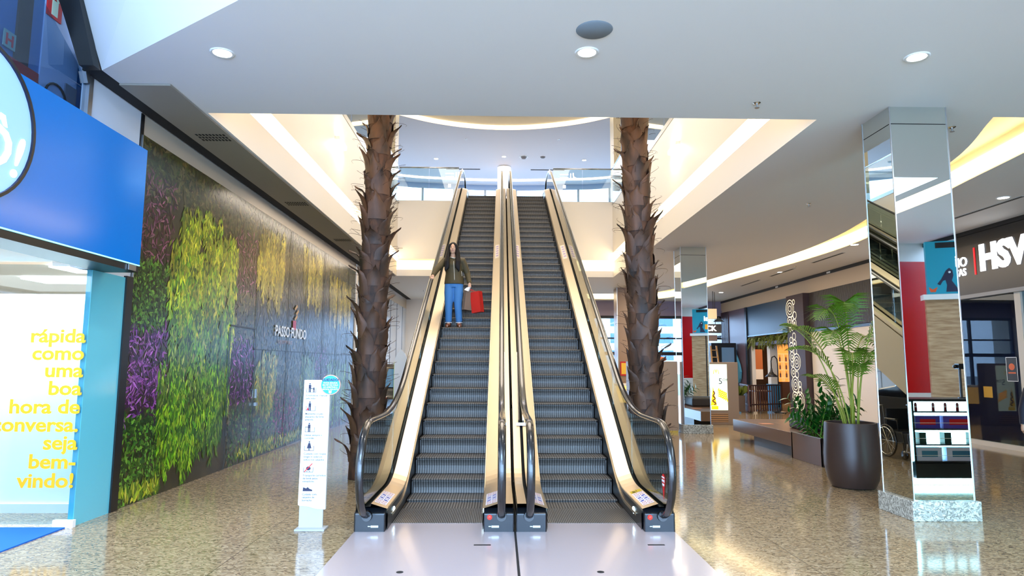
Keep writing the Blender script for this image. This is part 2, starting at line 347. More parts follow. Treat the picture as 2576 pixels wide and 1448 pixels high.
# outer walls
struct('wall_left', MB().box(-4.62,-4.475,7.97,34,0,ZC+.3), M_white)
struct('wall_right', MB().box(10.7,10.85,15.4,22.9,0,ZC+.4).box(10.7,10.85,2.6,5.0,0,ZC+.4).box(10.7,10.85,-10,-1.4,0,ZC+.4).box(12.6,12.7,-1.4,2.6,0,ZC+.4).box(10.85,12.7,2.6,2.7,0,ZC+.4).box(10.85,12.7,-1.45,-1.35,0,ZC+.4).box(10.7,10.85,28.0,38,0,ZC+.4), M_white)
# far end of the lower hall: bulkhead and window wall
struct('wall_end', MB().box(-4.5,11,31.4,31.6,4.30,ZC+.02).box(-4.5,11,31.3,31.6,4.05,4.30), mat('lilac_bulkhead', (150,140,165), .5))
struct('wall_end_left', MB().box(-4.5,-3.55,31.2,31.6,0,ZC), M_white)
for i in range(7):
    x = -3.5+i*2.05; fr = struct('window_%d' % (40+i), MB().box(x-.05,x+.05,31.42,31.56,0,4.05).box(x,x+2.05,31.42,31.56,3.93,4.05).box(x,x+2.05,31.42,31.56,2.95,3.02).box(x,x+2.05,31.42,31.56,2.18,2.34), M_black)
    obj('pane', MB().quad((x,31.5,0),(x+2.05,31.5,0),(x+2.05,31.5,3.95),(x,31.5,3.95)), M_glass, fr)
struct('exterior_ground', MB().quad((-80,31.7,-.3),(90,31.7,-.3),(90,160,-.3),(-80,160,-.3)), mat('asphalt', (120,125,128), .8))
def building(x, y, w, h, col, label, rows, cols):
    t = thing('apartment_building', label, 'building', (x, y, -.3)); obj('wall', MB().box(x-w/2,x+w/2,y,y+12,-.3,h), mat('facade_%d' % len(MC), col, .7), t)
    g = mat('facade_glass', (70,110,150), .15)
    for r in range(rows):
        for c in range(cols):
            xx = x-w/2+w*(c+.5)/cols; zz = h*(r+.5)/rows; obj('window', MB().box(xx-w/cols*.3,xx+w/cols*.3,y-.06,y+.02,zz-h/rows*.28,zz+h/rows*.28), g, t)
building(17.5, 75, 11, 11.5, (196,206,214), 'pale apartment building outside the end windows behind the right palm', 6, 4)
building(3.5, 90, 10, 8.5, (205,190,175), 'low beige building outside the end windows right of the escalators', 4, 4)
building(34, 85, 12, 8, (190,196,204), 'grey building outside the end windows at the restaurant side', 4, 4)
# near end behind the camera: unseen entrance glazing, set close to let in more cool light
for i in range(9):
    x = -13+i*2.9; fr = struct('window_%d' % (60+i), MB().box(x-.05,x+.05,-6.55,-6.45,0,6.9).box(x,x+2.9,-6.55,-6.45,2.7,2.8), M_alu)
    obj('pane', MB().quad((x,-6.5,0),(x+2.9,-6.5,0),(x+2.9,-6.5,6.9),(x,-6.5,6.9)), M_glass, fr)
# ------------------------------------------------------------------ escalators
M_step = mat('step_metal', (62,62,66), .42, .15)
N, L, b = nodes(M_step); gq = N.new('ShaderNodeTexCoord'); wv = N.new('ShaderNodeTexWave'); wv.bands_direction = 'X'; wv.inputs['Scale'].default_value = 9.5
L.new(gq.outputs['Object'], wv.inputs['Vector']); rr = ramp(N, [(.05,(44,42,41)),(.4,(98,94,89)),(.95,(114,109,103))]); L.new(wv.outputs[0], rr.inputs[0]); L.new(rr.outputs[0], b.inputs['Base Color'])
bp = N.new('ShaderNodeBump'); bp.inputs['Strength'].default_value = .5; bp.inputs['Distance'].default_value = .004; L.new(wv.outputs[0], bp.inputs['Height']); L.new(bp.outputs[0], b.inputs['Normal'])
M_comb = mat('comb_plate_metal', (120,116,112), .35, .7); N, L, b = nodes(M_comb)
gq = N.new('ShaderNodeTexCoord'); wv = N.new('ShaderNodeTexWave'); wv.bands_direction = 'X'; wv.inputs['Scale'].default_value = 16
L.new(gq.outputs['Object'], wv.inputs['Vector']); rr = ramp(N, [(.2,(52,50,50)),(.6,(150,146,140))]); L.new(wv.outputs[0], rr.inputs[0]); L.new(rr.outputs[0], b.inputs['Base Color'])
M_plate = mat('landing_plate_metal', (182,168,168), .20, .0, spec=.6, coat=.2); M_yellow = mat('yellow_marking', (214,178,20), .5)
M_skirt = mat('skirt_black', (18,19,22), .3, spec=.6)
SL, YS0, ZS0, PY, PZ = .5435, 8.80, .225, .402, .2185
YTOP = YS0+33*PY
def nose(y): return max(0., min(ZU, ZS0+SL*(y-YS0)))
def line_path(h, zlo, ztop, y0, y1, fillet=.35, n=6):
    """flat at zlo, incline nose+h, flat at ztop; rounded bends"""
    ya = YS0+(zlo-h-ZS0)/SL; yb = YS0+(ztop-h-ZS0)/SL
    P = [(y0, zlo)]
    for (yc, zc, d0, d1) in ((ya, zlo, (1,0), (1,SL)), (yb, ztop, (1,SL), (1,0))):
        u0 = Vector(d0).normalized()*fillet; u1 = Vector(d1).normalized()*fillet; c = Vector((yc, zc)); p0, p2 = c-u0, c+u1
        for k in range(n+1):
            t = k/n; q = p0*(1-t)**2+c*2*t*(1-t)+p2*t*t; P.append((q.x, q.y))
    P.append((y1, ztop)); return P
def ribbon(mb, path, x0, dz0, x1, dz1):
    for (a, b_) in zip(path[:-1], path[1:]): mb.quad((x0,a[0],a[1]+dz0), (x1,a[0],a[1]+dz1), (x1,b_[0],b_[1]+dz1), (x0,b_[0],b_[1]+dz0))
    return mb
HX, DI, DO = .68, .487, .80
deck = line_path(.33, .285, ZU+.30, 6.95, 23.3); YE = 23.9
hr_path = [(7.02,.17)]+[(6.95+.47*math.cos(a), .645+.47*math.sin(a)) for a in [math.radians(-90-15*k) for k in range(13)]]
inc = line_path(1.0, 1.115, ZU+1.0, 7.3, 23.6, .9, 10); hr_path += inc+[(23.6+.42*math.cos(a), ZU+.58+.42*math.sin(a)) for a in [math.radians(90-15*k) for k in range(1, 13)]]
def escalator(cx, label, tag_side):
    t = thing('escalator', label, 'escalator', (cx, 7.3, 0)); L_ = lambda o: None
    # landing plate
    lp = obj('landing_plate', MB().box(cx-.81,cx+.81,4.55,7.30,0,.012), M_plate, t, bevel=.004)
    sx = cx+.42
    obj('lifting_slot', MB().box(sx,sx+.16,6.42,6.455,.012,.0135), M_dark, lp); obj('screw_hole', MB().disc((cx-.15,5.62,.0125), .03, h=.001), M_dark, lp)
    cp = obj('comb_plate', MB().box(cx-.515,cx+.515,7.30,8.02,0,.014), M_comb, t)
    obj('edge_marking', MB().box(cx-.535,cx-.515,7.30,7.75,0,.017).box(cx+.515,cx+.535,7.30,7.75,0,.017), M_yellow, cp)
    # steps
    def step_mesh():
        m = MB(); w = .475; n = 6       # curved riser, tread, nosing; local origin at nosing line
        prof = [(0,0),(-.010,-.012)]+[(.03*math.sin(PI*k/n)*.9, -.012-(.215-.012)*k/n) for k in range(1, n+1)]
        m.box(-w, w, .0, PY+.03, -.035, 0)
        for (a, b_) in zip(prof[:-1], prof[1:]): m.quad((-w,a[0],a[1]), (w,a[0],a[1]), (w,b_[0],b_[1]), (-w,b_[0],b_[1]))
        m.box(-w-.0, -w+.012, 0, PY+.03, -.2, 0).box(w-.012, w, 0, PY+.03, -.2, 0); return m
    made = []
    def put(y, z):
        o = made[0].copy() if made else obj('step', step_mesh(), M_step, t, world=False)
        if made: C.objects.link(o)
        made.append(o); o.location = (0, y-7.3, z)
    put(8.0, .012); put(YS0-PY, .045)
    for k in range(0, 34): put(YS0+k*PY, ZS0+k*PZ)
    obj('top_plate', MB().box(cx-.81,cx+.81,YTOP+PY,YE+1.2,ZU-.03,ZU+.012), M_comb, t)
    for s in (-1, 1):
        X = lambda o: cx+s*o
        sk = MB(); ribbon(sk, line_path(.33, .285, ZU+.30, 7.02, 23.3), X(DI), -.045, X(DI), -.62)
        obj('skirt_panel', sk, M_skirt, t)
        obj('skirt_trim', ribbon(ribbon(MB(), line_path(.20, .10, ZU+.16, 7.25, 23.2), X(DI-.012), .03, X(DI-.012), 0), line_path(.20, .10, ZU+.16, 7.25, 23.2), X(DI-.012), .03, X(DI), .03), M_steel, t)
        d = ribbon(MB(), deck, X(DI-.004), -.05, X(.648), .0); ribbon(d, deck, X(DI-.004), -.05, X(DI-.004), -.075); obj('inner_deck', d, M_steel, t)
        gr = ribbon(MB(), deck, X(.648), .0, X(.655), -.03); ribbon(gr, deck, X(.655), -.03, X(.705), -.03); ribbon(gr, deck, X(.705), -.03, X(.705), .0); obj('glass_groove', gr, M_dark, t)
        od = ribbon(MB(), deck, X(.705), 0, X(DO), 0); ribbon(od, deck, X(DO), 0, X(DO), -.10); obj('outer_deck', od, M_steel, t)
        # glass balustrade panels
        top = lambda y: 1.09 if y < 8.0 else min(ZU+.97, max(1.09, nose(y)+.97))
        ys = [7.3, 8.45, 9.8]+[9.8+1.33*i for i in range(1, 10)]+[23.3]
        dk = lambda y: (.285 if y < 8.3 else min(ZU+.30, max(.285, ZS0+SL*(y-YS0)+.33)))-.025
        for i, (ya, yb) in enumerate(zip(ys[:-1], ys[1:])):
            n = 6; pts = [(ya+.006+(yb-ya-.012)*k/n) for k in range(n+1)]
            up = [(X(HX-.005), y, top(y)) for y in pts]; lo = [(X(HX-.005), y, dk(y)) for y in pts]
            if i == 0:
                arcp = [(X(HX-.005), 6.95+.44*math.cos(a), .645+.44*math.sin(a)) for a in [math.radians(90+15*k) for k in range(0, 10)]]
                up = arcp[::-1]+up; lo = [(X(HX-.005), 6.95, .26)]+lo
            if i == len(ys)-2:
                up = up+[(X(HX-.005), 23.6+.39*math.cos(a), ZU+.58+.39*math.sin(a)) for a in [math.radians(90-18*k) for k in range(0, 8)]]
            obj('glass_panel', MB().prism(up+lo[::-1], (s*.010,0,0)), M_dglass, t)
        hr = obj('handrail', MB().tube([(X(HX),y,z) for y, z in hr_path], .04, 12, flat=(1.0,.62)), M_rubber, t, True)
        nb = MB().prism([(X(.50),6.93,.0),(X(.50),6.93,.19),(X(.50),7.0,.235),(X(.50),8.1,.235),(X(.50),8.1,0)], (s*.31,0,0))
        ne = obj('newel_base', nb, M_newel, t, bevel=.012)
        obj('handrail_inlet', MB().lathe([(.055,0),(.05,-.03),(.02,-.03)], (X(HX),6.925,.17), 16, 'y'), M_rubber, ne)
        fx = X(DI-.003); obj('comb_light', MB().sphere((fx,7.42,.125), (.006,.055,.038), 12, 8), mat('comb_lamp', (235,250,255), .4, 0, 7, (200,236,255)), ne)
        obj('maker_plate', MB().box(X(.61)-.03,X(.61)+.045,6.922,6.930,.055,.075).box(X(.61)-.06,X(.61)-.035,6.922,6.930,.062,.070), M_alu, ne)
        # sheet of shoe outlines on the inner deck
        sh = MB(); Y0, Y1 = 7.06, 7.66; zz = .2385
        pz = lambda o: .285+.0015-(.05*(.648-o)/(.648-DI))
        sh.quad((X(.515),Y0,pz(.515)), (X(.635),Y0,pz(.635)), (X(.635),Y1,pz(.635)), (X(.515),Y1,pz(.515)))
        sp = obj('footwear_sticker', sh, mat('sticker_white', (236,230,232), .4), t); ov = {'r': MB(), 'b': MB()}
        for i in range(8):
            for j in (0, 1):
                yc = Y0+.045+i*(Y1-Y0-.09)/7; oc = .548+.055*j; kx = 'b' if 2 <= i <= 5 else 'r'; mb = ov[kx]; n = 12
                rg = []
                for rad in (1.0, .68 if not (kx == 'b' and (i+j) % 2 == 0) else .05):
                    for q in range(n):
                        a = 2*PI*q/n; o = oc+.026*rad*math.cos(a)*.8+.012*rad*math.sin(a); yy = yc+.026*rad*math.sin(a)
                        rg.append((X(o), yy, pz(o)+.0012))
                mb.add(rg, [(q, (q+1)%n, n+(q+1)%n, n+q) for q in range(n)])
        obj('red_outlines', ov['r'], mat('sticker_red', (190,70,80), .5), sp); obj('blue_outlines', ov['b'], mat('sticker_blue', (30,60,165), .5), sp)
        # worn printed notice further up the deck
        q = [(X(o), y, ZS0+SL*(y-YS0)+.33+.002-(.05*(.648-o)/(.648-DI))) for o, y in ((.52,15.6),(.62,15.6),(.62,16.5),(.52,16.5))]
        st = obj('deck_notice', MB().quad(*q), mat('worn_notice', (222,208,192), .4), t); lm = MB()
        for i in range(5):
            a = .13+.17*i; f = lambda u, v: tuple(Vector(q[0]).lerp(Vector(q[3]), v).lerp(Vector(q[1]).lerp(Vector(q[2]), v), u)+Vector((0,0,.002)))
            lm.quad(f(.2,a), f(.8,a), f(.8,a+.09), f(.2,a+.09))
        obj('notice_marks', lm, mat('sticker_violet', (172,152,190), .5), st)
        # cladding of the truss
        ow = (cx < .1 and s < 0) or (cx > .1 and s > 0); xo = X(.815); sd = []; lo = []
        m = MB(); bt = line_path(-.95, 0.0, ZU-.75, 6.95, 23.3); 
        for i in range(60):
            y0 = 6.95+(22.8-6.95)*i/60; y1 = 6.95+(22.8-6.95)*(i+1)/60
            f = lambda y: max(0., min(ZU-.75, ZS0+SL*(y-YS0)-.80)); h = lambda y: dk(y)-.07
            m.quad((xo,y0,f(y0)), (xo,y1,f(y1)), (xo,y1,h(y1)), (xo,y0,h(y0)))
        obj('side_cladding', m, M_cladding, t)
    m = MB()
    for i in range(60):
        y0 = 6.95+(22.8-6.95)*i/60; y1 = 6.95+(22.8-6.95)*(i+1)/60; f = lambda y: max(0.0, min(ZU-.75, ZS0+SL*(y-YS0)-.80))
        if f(y1) > 0: m.quad((cx-.815,y0,f(y0)), (cx-.815,y1,f(y1)), (cx+.815,y1,f(y1)), (cx+.815,y0,f(y0)))
    obj('underside', m, M_cladding, t)
    bx = cx+.56 if tag_side == 'l' else cx+.555
    bt = obj('stop_button', MB().lathe([(.0,-.022),(.018,-.02),(.02,0),(.026,0),(.026,.004)], (bx,6.925,.155), 16, 'y'), mat('button_red', (235,60,40), .35), t)
    return t
CXL, CXR = -.655, .985
struct('trim_plate_joint', MB().box(.156,.174,4.55,7.0,.0,.006), M_dark)
ESL = escalator(CXL, 'left escalator, with the woman in the olive jacket riding down', 'l')
ESR = escalator(CXR, 'right escalator, empty, with the red sticker on its outer glass', 'r')
# extra stickers of the right escalator
mb = MB(); cy, cz = 6.80, .545; pts = []
for k in range(13): a = math.radians(-10+200*k/12); pts.append((CXR+HX-.012, cy-.062*math.cos(a), cz+.062*math.sin(a)*1.0))
pts += [(CXR+HX-.012, cy+.034, cz-.09), (CXR+HX-.012, cy, cz-.19), (CXR+HX-.012, cy-.034, cz-.09)]
mb = MB().prism(pts, (.002,0,0)); es = obj('emergency_sticker', mb, mat('sticker_bright_red', (215,15,25), .4), ESR)
for i, (w, s) in enumerate((('EMERGÊNCIA', .018), ('APERTE', .032), ('AQUI', .032))): text('sticker_lettering', w, s, M_wpaint, es, (CXR+HX-.0145, cy-.0, cz+.022-.038*i), (0,-1,0), (0,0,1), .0008, .02, 'CENTER')
q = [(CXR+.515,7.68),(CXR+.635,7.68),(CXR+.635,7.80),(CXR+.515,7.80)]
ys_ = obj('caution_sticker', MB().quad(*[(x, y, .2865-(.05*(.648-(x-CXR))/(.648-DI))) for x, y in q]), M_yellow, ESR)
obj('sticker_marks', MB().box(CXR+.53,CXR+.57,7.70,7.73,.262,.2632).box(CXR+.58,CXR+.585,7.70,7.78,.270,.2712), M_dark, ys_)
# steel dividers on the middle decks
for x in (.06, .27):
    for k, yy in enumerate((9.35,)):
        z = ZS0+SL*(yy-YS0)+.33
        tag(obj('divider_post', MB().box(x-.035,x+.035,yy,yy+.05,z,z+.04).prism([(x-.012,yy+.02,z+.04),(x+.012,yy+.02,z+.04),(x+.012,yy+1.0,z+.04+.97),(x-.012,yy+1.0,z+.04+.97)], (0,.02,.03)), M_chrome), 'slim chrome guard strip on the %s side of the middle deck between the escalators' % ('left' if x < .17 else 'right'), 'guard')

# ------------------------------------------------------------------ palms
M_bark = mat('palm_bark', (70,48,36), .75); noise_tint(M_bark, 9, (34,22,16), (96,60,38), (1,1,.5), 4, .6)
M_boot = mat('palm_leaf_base', (96,64,46), .6); noise_tint(M_boot, 5, (34,23,17), (104,68,45), (1,1,.35), 4, .5)
M_fibre = mat('palm_fibre', (74,52,38), .8)
def palm(x0, y0, x1, y1, h, label, seed):
    rnd = random.Random(seed); t = thing('palm_trunk', label, 'palm', (x0, y0, 0))
    ax = lambda z: Vector((x0+(x1-x0)*z/h, y0+(y1-y0)*z/h, z)); rad = lambda z: .245-.012*z+ .03*math.exp(-z*2)
    pts = [ax(z*.25) for z in range(int(h*4)+1)]
    core = obj('trunk', MB().tube(pts, [rad(p.z)*(1+.04*rnd.uniform(-1,1)) for p in pts], 16), M_bark, t, True)
    n = int(h/ .050); boots = MB(); fib = MB(); ga = 2.39996
    for i in range(n):
        z = .05+i*(h-.1)/n; a = ga*i+rnd.uniform(-.3,.3); c = ax(z); R = rad(z); u = Vector((math.cos(a), math.sin(a), 0)); s = Vector((-u.y, u.x, 0)); up = Vector((0,0,1))
        ln = rnd.uniform(.26,.46); wd = rnd.uniform(.09,.16); out = rnd.uniform(.06,.19) if rnd.random() < .62 else rnd.uniform(.01,.06); out *= .35 if z < 2.4 and u.x*x0 < -.3*abs(x0) else 1; K = 7; rows = []; sk = rnd.uniform(-.5,.5)
        for k in range(K+1):
            f = k/K; w = wd*(1-.25*f) if f < .6 else wd*(1-.25*f)*(1-(f-.6)*2.1); o = R+.012+.03*f+out*f**2.6; zz = ln*f-.5*out*max(0, f-.7)*1.5
            tw = rnd.uniform(-.02,.02); rows.append([c+u*(o-.055*abs(q)**2*.8)+s*(q*w+tw*f+sk*wd*f*f)+up*(zz-.05*abs(q)*f) for q in (-1,-.5,0,.5,1)])
        v = [p for r in rows for p in r]; v2 = [p-u*.012 for p in v]; f_ = []
        for r in range(K):
            for q in range(4): f_.append((r*5+q, r*5+q+1, r*5+q+6, r*5+q+5))
        nn = len(v); boots.add(v+v2, f_+[tuple(nn+j for j in reversed(ff)) for ff in f_]+[(K*5+q, K*5+q+1, nn+K*5+q+1, nn+K*5+q) for q in range(4)])
        for q in range(rnd.choice((1,2,3,4))):
            b0 = c+u*(R+.03)+up*rnd.uniform(.1,ln)+s*rnd.uniform(-wd,wd); L_ = rnd.uniform(.08,.26); dr = rnd.uniform(-.06,.1); sd = rnd.uniform(-.08,.08)
            pp = []
            for k in range(8): f = k/7; pp.append(b0+u*L_*math.sin(f*2.2)*.8+up*(.10*f+dr*f-.26*L_*f*f*2)+s*sd*f*1.5)
            fib.tube(pp, [.003,.003,.0028,.0025,.002,.0017,.0013,.0008], 4, False)
    obj('leaf_bases', boots, M_boot, t, True); obj('fibres', fib, M_fibre, t)['kind'] = 'stuff'; return t
palm(-2.0, 10.2, -1.91, 10.25, 8.2, 'shaggy brown palm trunk left of the left escalator', 3)
palm(2.27, 10.2, 2.06, 10.25, 8.2, 'shaggy brown palm trunk right of the right escalator', 11)

# ------------------------------------------------------------------ mirror columns
def mirror_column(x0, x1, y0, y1, label):
    t = thing('mirror_column', label, 'column', ((x0+x1)/2, (y0+y1)/2, 0))
    obj('plinth', MB().box(x0,x1,y0,y1,0,.215), M_base, t, bevel=.006)
    i = .045; a0, a1, b0, b1 = x0+i, x1-i, y0+i, y1-i
    obj('core', MB().box(a0+.012,a1-.012,b0+.012,b1-.012,.2,ZC+.05), M_dark, t)
    for nm, z0, z1 in (('mirror_panel', .215, ZC-.215), ('mirror_panel', ZC-.205, ZC)):
        for q in (((a0,b0),(a1,b0)), ((a1,b0),(a1,b1)), ((a1,b1),(a0,b1)), ((a0,b1),(a0,b0))):
            (ax, ay), (bx, by) = q; obj(nm, MB().quad((ax,ay,z0),(bx,by,z0),(bx,by,z1),(ax,ay,z1)), M_mirror, t)
    e = MB()
    for x in (a0, a1):
        for y in (b0, b1): e.box(x-.006,x+.006,y-.006,y+.006,.215,ZC)
    obj('edge_profile', e, M_alu, t); return t
mirror_column(4.56, 5.33, 7.42, 8.10, 'near mirror-clad square column on a granite plinth, right of the potted palm')
mirror_column(4.62, 5.38, 16.80, 17.52, 'mirror-clad square column farther back, beside the beige counter')
t = thing('laminate_column', 'brown laminated square column behind the right palm', 'column', (5.0,26.3,0))
obj('shaft', MB().box(4.62,5.38,25.9,26.7,0,ZC), mat('taupe_laminate', (150,124,102), .4), t); obj('base_strip', MB().box(4.6,5.4,25.88,26.72,0,.15), M_gold, t)
obj('corner_strip', MB().box(4.60,4.63,25.88,25.91,.15,ZC), M_alu, t)
# ------------------------------------------------------------------ left wall: printed garden mural
XW = -4.455
M_print = mat('printed_foliage', (90,120,30), .28, spec=.48); N, L, b = nodes(M_print)
ca = N.new('ShaderNodeVertexColor'); ca.layer_name = 'print'; L.new(ca.outputs[0], b.inputs['Base Color'])
mural = thing('wall_mural', 'large printed mural of a vertical garden in green, purple and yellow on the left wall', 'mural', (XW,7.97,0))
obj('backing', MB().box(XW-.01,XW,7.98,20.22,0,4.52), noise_tint(mat('mural_dark_ground', (34,36,20), .28, spec=.48), 2.2, (40,39,22), (76,68,46), (1,1,1), 5), mural)
obj('plain_strip', MB().box(XW-.01,XW,7.98,20.22,4.52,ZC), mat('plain_panel', (196,184,166), .5), mural)
rnd = random.Random(21); LF = MB()
def leaf(y, z, a, l, w, col, lay):
    x = XW+.0015+lay*.0003+rnd.random()*.0003; dy, dz = math.cos(a), math.sin(a); ny, nz = -dz, dy
    q = [(x,y,z), (x,y+dy*l*.45-ny*w, z+dz*l*.45-nz*w), (x,y+dy*l, z+dz*l), (x,y+dy*l*.45+ny*w, z+dz*l*.45+nz*w)]
    LF.add([(a_, max(7.985, min(20.2, b_)), max(.004, min(4.515, c_))) for a_, b_, c_ in q], [(0,1,2,3)], col)
def inside(y, z, P):
    c = False; n = len(P)
    for i in range(n):
        (y1, z1), (y2, z2) = P[i], P[i-1]
        if (z1 > z) != (z2 > z) and y < (y2-y1)*(z-z1)/(z2-z1)+y1: c = not c
    return c
def jit(c, k): 
    f = 1+rnd.uniform(-k, k); return tuple(max(0, min(255, v*f+rnd.uniform(-8, 8))) for v in c)
def patch(P, n, kind, lay):
    ys = [p[0] for p in P]; zs = [p[1] for p in P]
    for _ in range(n):
        for _k in range(6):
            y, z = rnd.uniform(min(ys), max(ys)), rnd.uniform(min(zs), max(zs))
            if inside(y, z, P): break
        else: continue
        if kind == 'purple': leaf(y, z, rnd.uniform(0, 2*PI), rnd.uniform(.10,.20), .016, jit(rnd.choice(((92,44,104),(128,62,140),(60,24,66),(160,96,168),(44,20,44))), .2), lay+rnd.randint(0,3))
        elif kind == 'mauve': leaf(y, z, rnd.uniform(0, 2*PI), rnd.uniform(.10,.18), .014, jit(rnd.choice(((104,56,78),(140,84,104),(64,38,44),(52,32,34))), .2), lay+rnd.randint(0,3))
        elif kind == 'magenta': leaf(y, z, rnd.uniform(0, 2*PI), rnd.uniform(.10,.2), .018, jit(rnd.choice(((120,24,70),(84,20,44),(50,14,30),(150,50,96))), .2), lay+rnd.randint(0,3))
        elif kind == 'bush': leaf(y, z, rnd.uniform(0, 2*PI), rnd.uniform(.06,.12), .021, jit(rnd.choice(((44,84,22),(70,116,30),(30,58,16),(96,140,44),(24,46,14))), .2), lay+rnd.randint(0,3))
        elif kind == 'olive': leaf(y, z, rnd.uniform(0, 2*PI), rnd.uniform(.10,.20), .028, jit(rnd.choice(((72,72,32),(88,82,42),(60,62,28),(102,94,54),(54,54,28))), .2), lay+rnd.randint(0,3))
        elif kind == 'ground': leaf(y, z, rnd.uniform(.6, 2.6), rnd.uniform(.10,.2), .022, jit(rnd.choice(((150,160,30),(110,140,30),(180,180,60),(70,100,20))), .2), lay+rnd.randint(0,3))
def fern(y, z, l, w, cols, lay):        # a hanging tassel of fronds, painted from the tip up
    k = max(6, int(l/.045)); tone = rnd.uniform(.62, 1.12); cols = [tuple(v*tone for v in c) for c in cols]
    for i in range(k):
        f = i/k; zz = z-l*(1-f); ww = w*(.25+.75*f**.7)
        for _ in range(4):
            leaf(y+rnd.uniform(-ww, ww), zz+rnd.uniform(0,.06), -PI/2+rnd.uniform(-.7,.7), rnd.uniform(.09,.19), .022, jit(rnd.choice(cols), .16), lay+4*f+rnd.random())
def fern_field(P, n, cols, lay, l=(.3,.7), w=(.07,.14)):
    ys = [p[0] for p in P]; zs = [p[1] for p in P]; pts = []
    while len(pts) < n:
        y, z = rnd.uniform(min(ys), max(ys)), rnd.uniform(min(zs), max(zs))
        if inside(y, z, P): pts.append((y, z))
    for y, z in sorted(pts, key=lambda p: p[1]): fern(y, z, rnd.uniform(*l), rnd.uniform(*w), cols, lay)
def rect(y0, y1, z0, z1): return [(y0,z0),(y1,z0),(y1,z1),(y0,z1)]
patch(rect(8.0,20.2,3.9,4.52), 2200, 'olive', 0); patch([(8.0,4.52),(8.0,4.0),(9.0,3.9),(12,3.6),(12,4.52)], 900, 'olive', 0)
patch(rect(8.0,8.9,2.95,4.1), 330, 'mauve', 4); patch(rect(8.0,8.85,2.1,3.0), 900, 'bush', 4); patch(rect(8.0,8.9,1.05,2.12), 560, 'purple', 6)
patch(rect(8.0,8.95,.0,1.08), 1100, 'bush', 4); patch(rect(11.1,12.05,2.85,3.95), 330, 'mauve', 4); patch(rect(11.1,12.1,2.1,2.9), 500, 'olive', 4)
patch(rect(11.05,12.15,1.0,2.15), 380, 'purple', 4); patch(rect(11.1,13.3,.08,1.05), 1300, 'olive', 4); patch(rect(13.2,14.7,.15,1.12), 420, 'magenta', 4)
patch(rect(12.1,13.6,.9,4.4), 700, 'olive', 1); patch(rect(13.2,15.0,1.0,1.8), 420, 'olive', 3); patch(rect(16.0,17.3,.2,2.1), 420, 'purple', 3); patch(rect(13.5,20.2,2.3,4.2), 2000, 'olive', 1); patch(rect(13.3,20.2,.1,2.3), 1900, 'olive', 1)
patch(rect(8.0,8.9,.0,.14), 130, 'ground', 12); patch(rect(11.4,15.3,.0,.20), 330, 'ground', 12); patch(rect(15.3,20.2,.0,.2), 160, 'magenta', 8)
F1 = ((162,178,20),(190,200,36),(134,160,18),(106,146,18),(206,204,60)); F2 = ((90,150,16),(124,176,20),(64,118,12),(150,188,36),(50,96,12)); F3 = ((176,160,40),(196,180,60),(150,140,34)); F4 = ((86,124,50),(120,150,70),(64,100,40),(160,170,80))
patch(rect(13.2,20.2,.05,1.1), 900, 'bush', 3); patch(rect(11.1,13.3,.05,1.0), 700, 'bush', 5); fern_field([(9.0,3.9),(8.95,3.2),(11.0,3.0),(11.1,3.7),(10.6,4.0),(9.6,4.1)], 62, F1, 8); fern_field(rect(8.95,11.1,2.3,3.3), 72, F1+F2, 9)
fern_field(rect(8.85,11.0,1.3,2.5), 70, F4+F2, 9); fern_field([(8.85,.75),(11.0,.75),(11.0,1.7),(8.85,1.8)], 85, F2, 10)
fern_field(rect(12.1,13.5,3.5,4.45), 44, F3, 8, (.4,.9)); fern_field(rect(12.15,13.3,1.3,2.1), 26, F4+F3, 8, (.4,.8)); fern_field(rect(14.9,16.4,3.7,4.45), 40, F3, 8, (.5,1.0))
fern_field(rect(15.0,16.0,1.4,2.1), 22, F4, 8, (.4,.9)); fern_field(rect(17.2,19.6,3.5,4.2), 52, F3, 8, (.5,.9)); fern_field(rect(17.3,19.8,.9,1.9), 50, F2+F4, 8, (.5,.9)); fern_field(rect(15.2,16.6,.7,1.2), 22, F2, 8, (.4,.7))
obj('foliage_print', LF, M_print, mural, recalc=False)
sm = MB()
for y, z0, z1 in ((12.10,0,3.1),(13.95,.2,4.5),(15.15,.2,4.5),(16.65,.2,4.5),(18.05,.2,4.5),(19.3,.2,4.5),(10.95,0,2.3)): sm.box(XW+.018,XW+.021,y-.012,y+.012,z0,z1)
sm.box(XW+.018,XW+.021,10.95,12.1,2.31,2.335).box(XW+.018,XW+.021,12.1,20.2,1.95,1.962)
obj('panel_seams', sm, mat('seam_dark', (40,42,36), .4), mural)
obj('door_handle', MB().box(XW+.02,XW+.05,12.16,12.2,1.08,1.24).box(XW+.02,XW+.06,12.14,12.22,.94,1.0), M_alu, mural)
let = text('lettering', 'PASSO FUNDO', .30, M_wpaint, mural, (XW+.022,13.10,2.25), (0,1,0), (0,0,1), .001, .018, 'LEFT', 1.0, 0, 1.04)
text('lettering', 'SHOPPING', .11, mat('lilac_lettering', (196,176,190), .5), mural, (XW+.022,13.32,2.10), (0,1,0), (0,0,1), .001, .0, 'LEFT', 1.9)
em = MB()
for i, (y, z) in enumerate(((14.28,2.88),(14.38,2.78),(14.30,2.66))): em.prism([(XW+.021,y,z),(XW+.021,y+.16,z+.10),(XW+.021,y+.20,z+.05),(XW+.021,y+.05,z-.04)], (.001,0,0))
obj('emblem', em, mat('emblem_gold', (206,170,120), .5), mural)
obj('emblem_bar', MB().box(XW+.02,XW+.021,14.2,14.42,2.42,2.62), mat('emblem_pink', (190,90,130), .5), mural)
one('wall_plate', MB().box(XW,XW+.03,20.22,20.4,0,ZC), M_white, 'narrow white end panel at the far edge of the garden mural', 'panel')
t = thing('gloss_cladding', 'pale blue-white glossy shop front on the left wall behind the left palm', 'shop front', (XW,27,0))
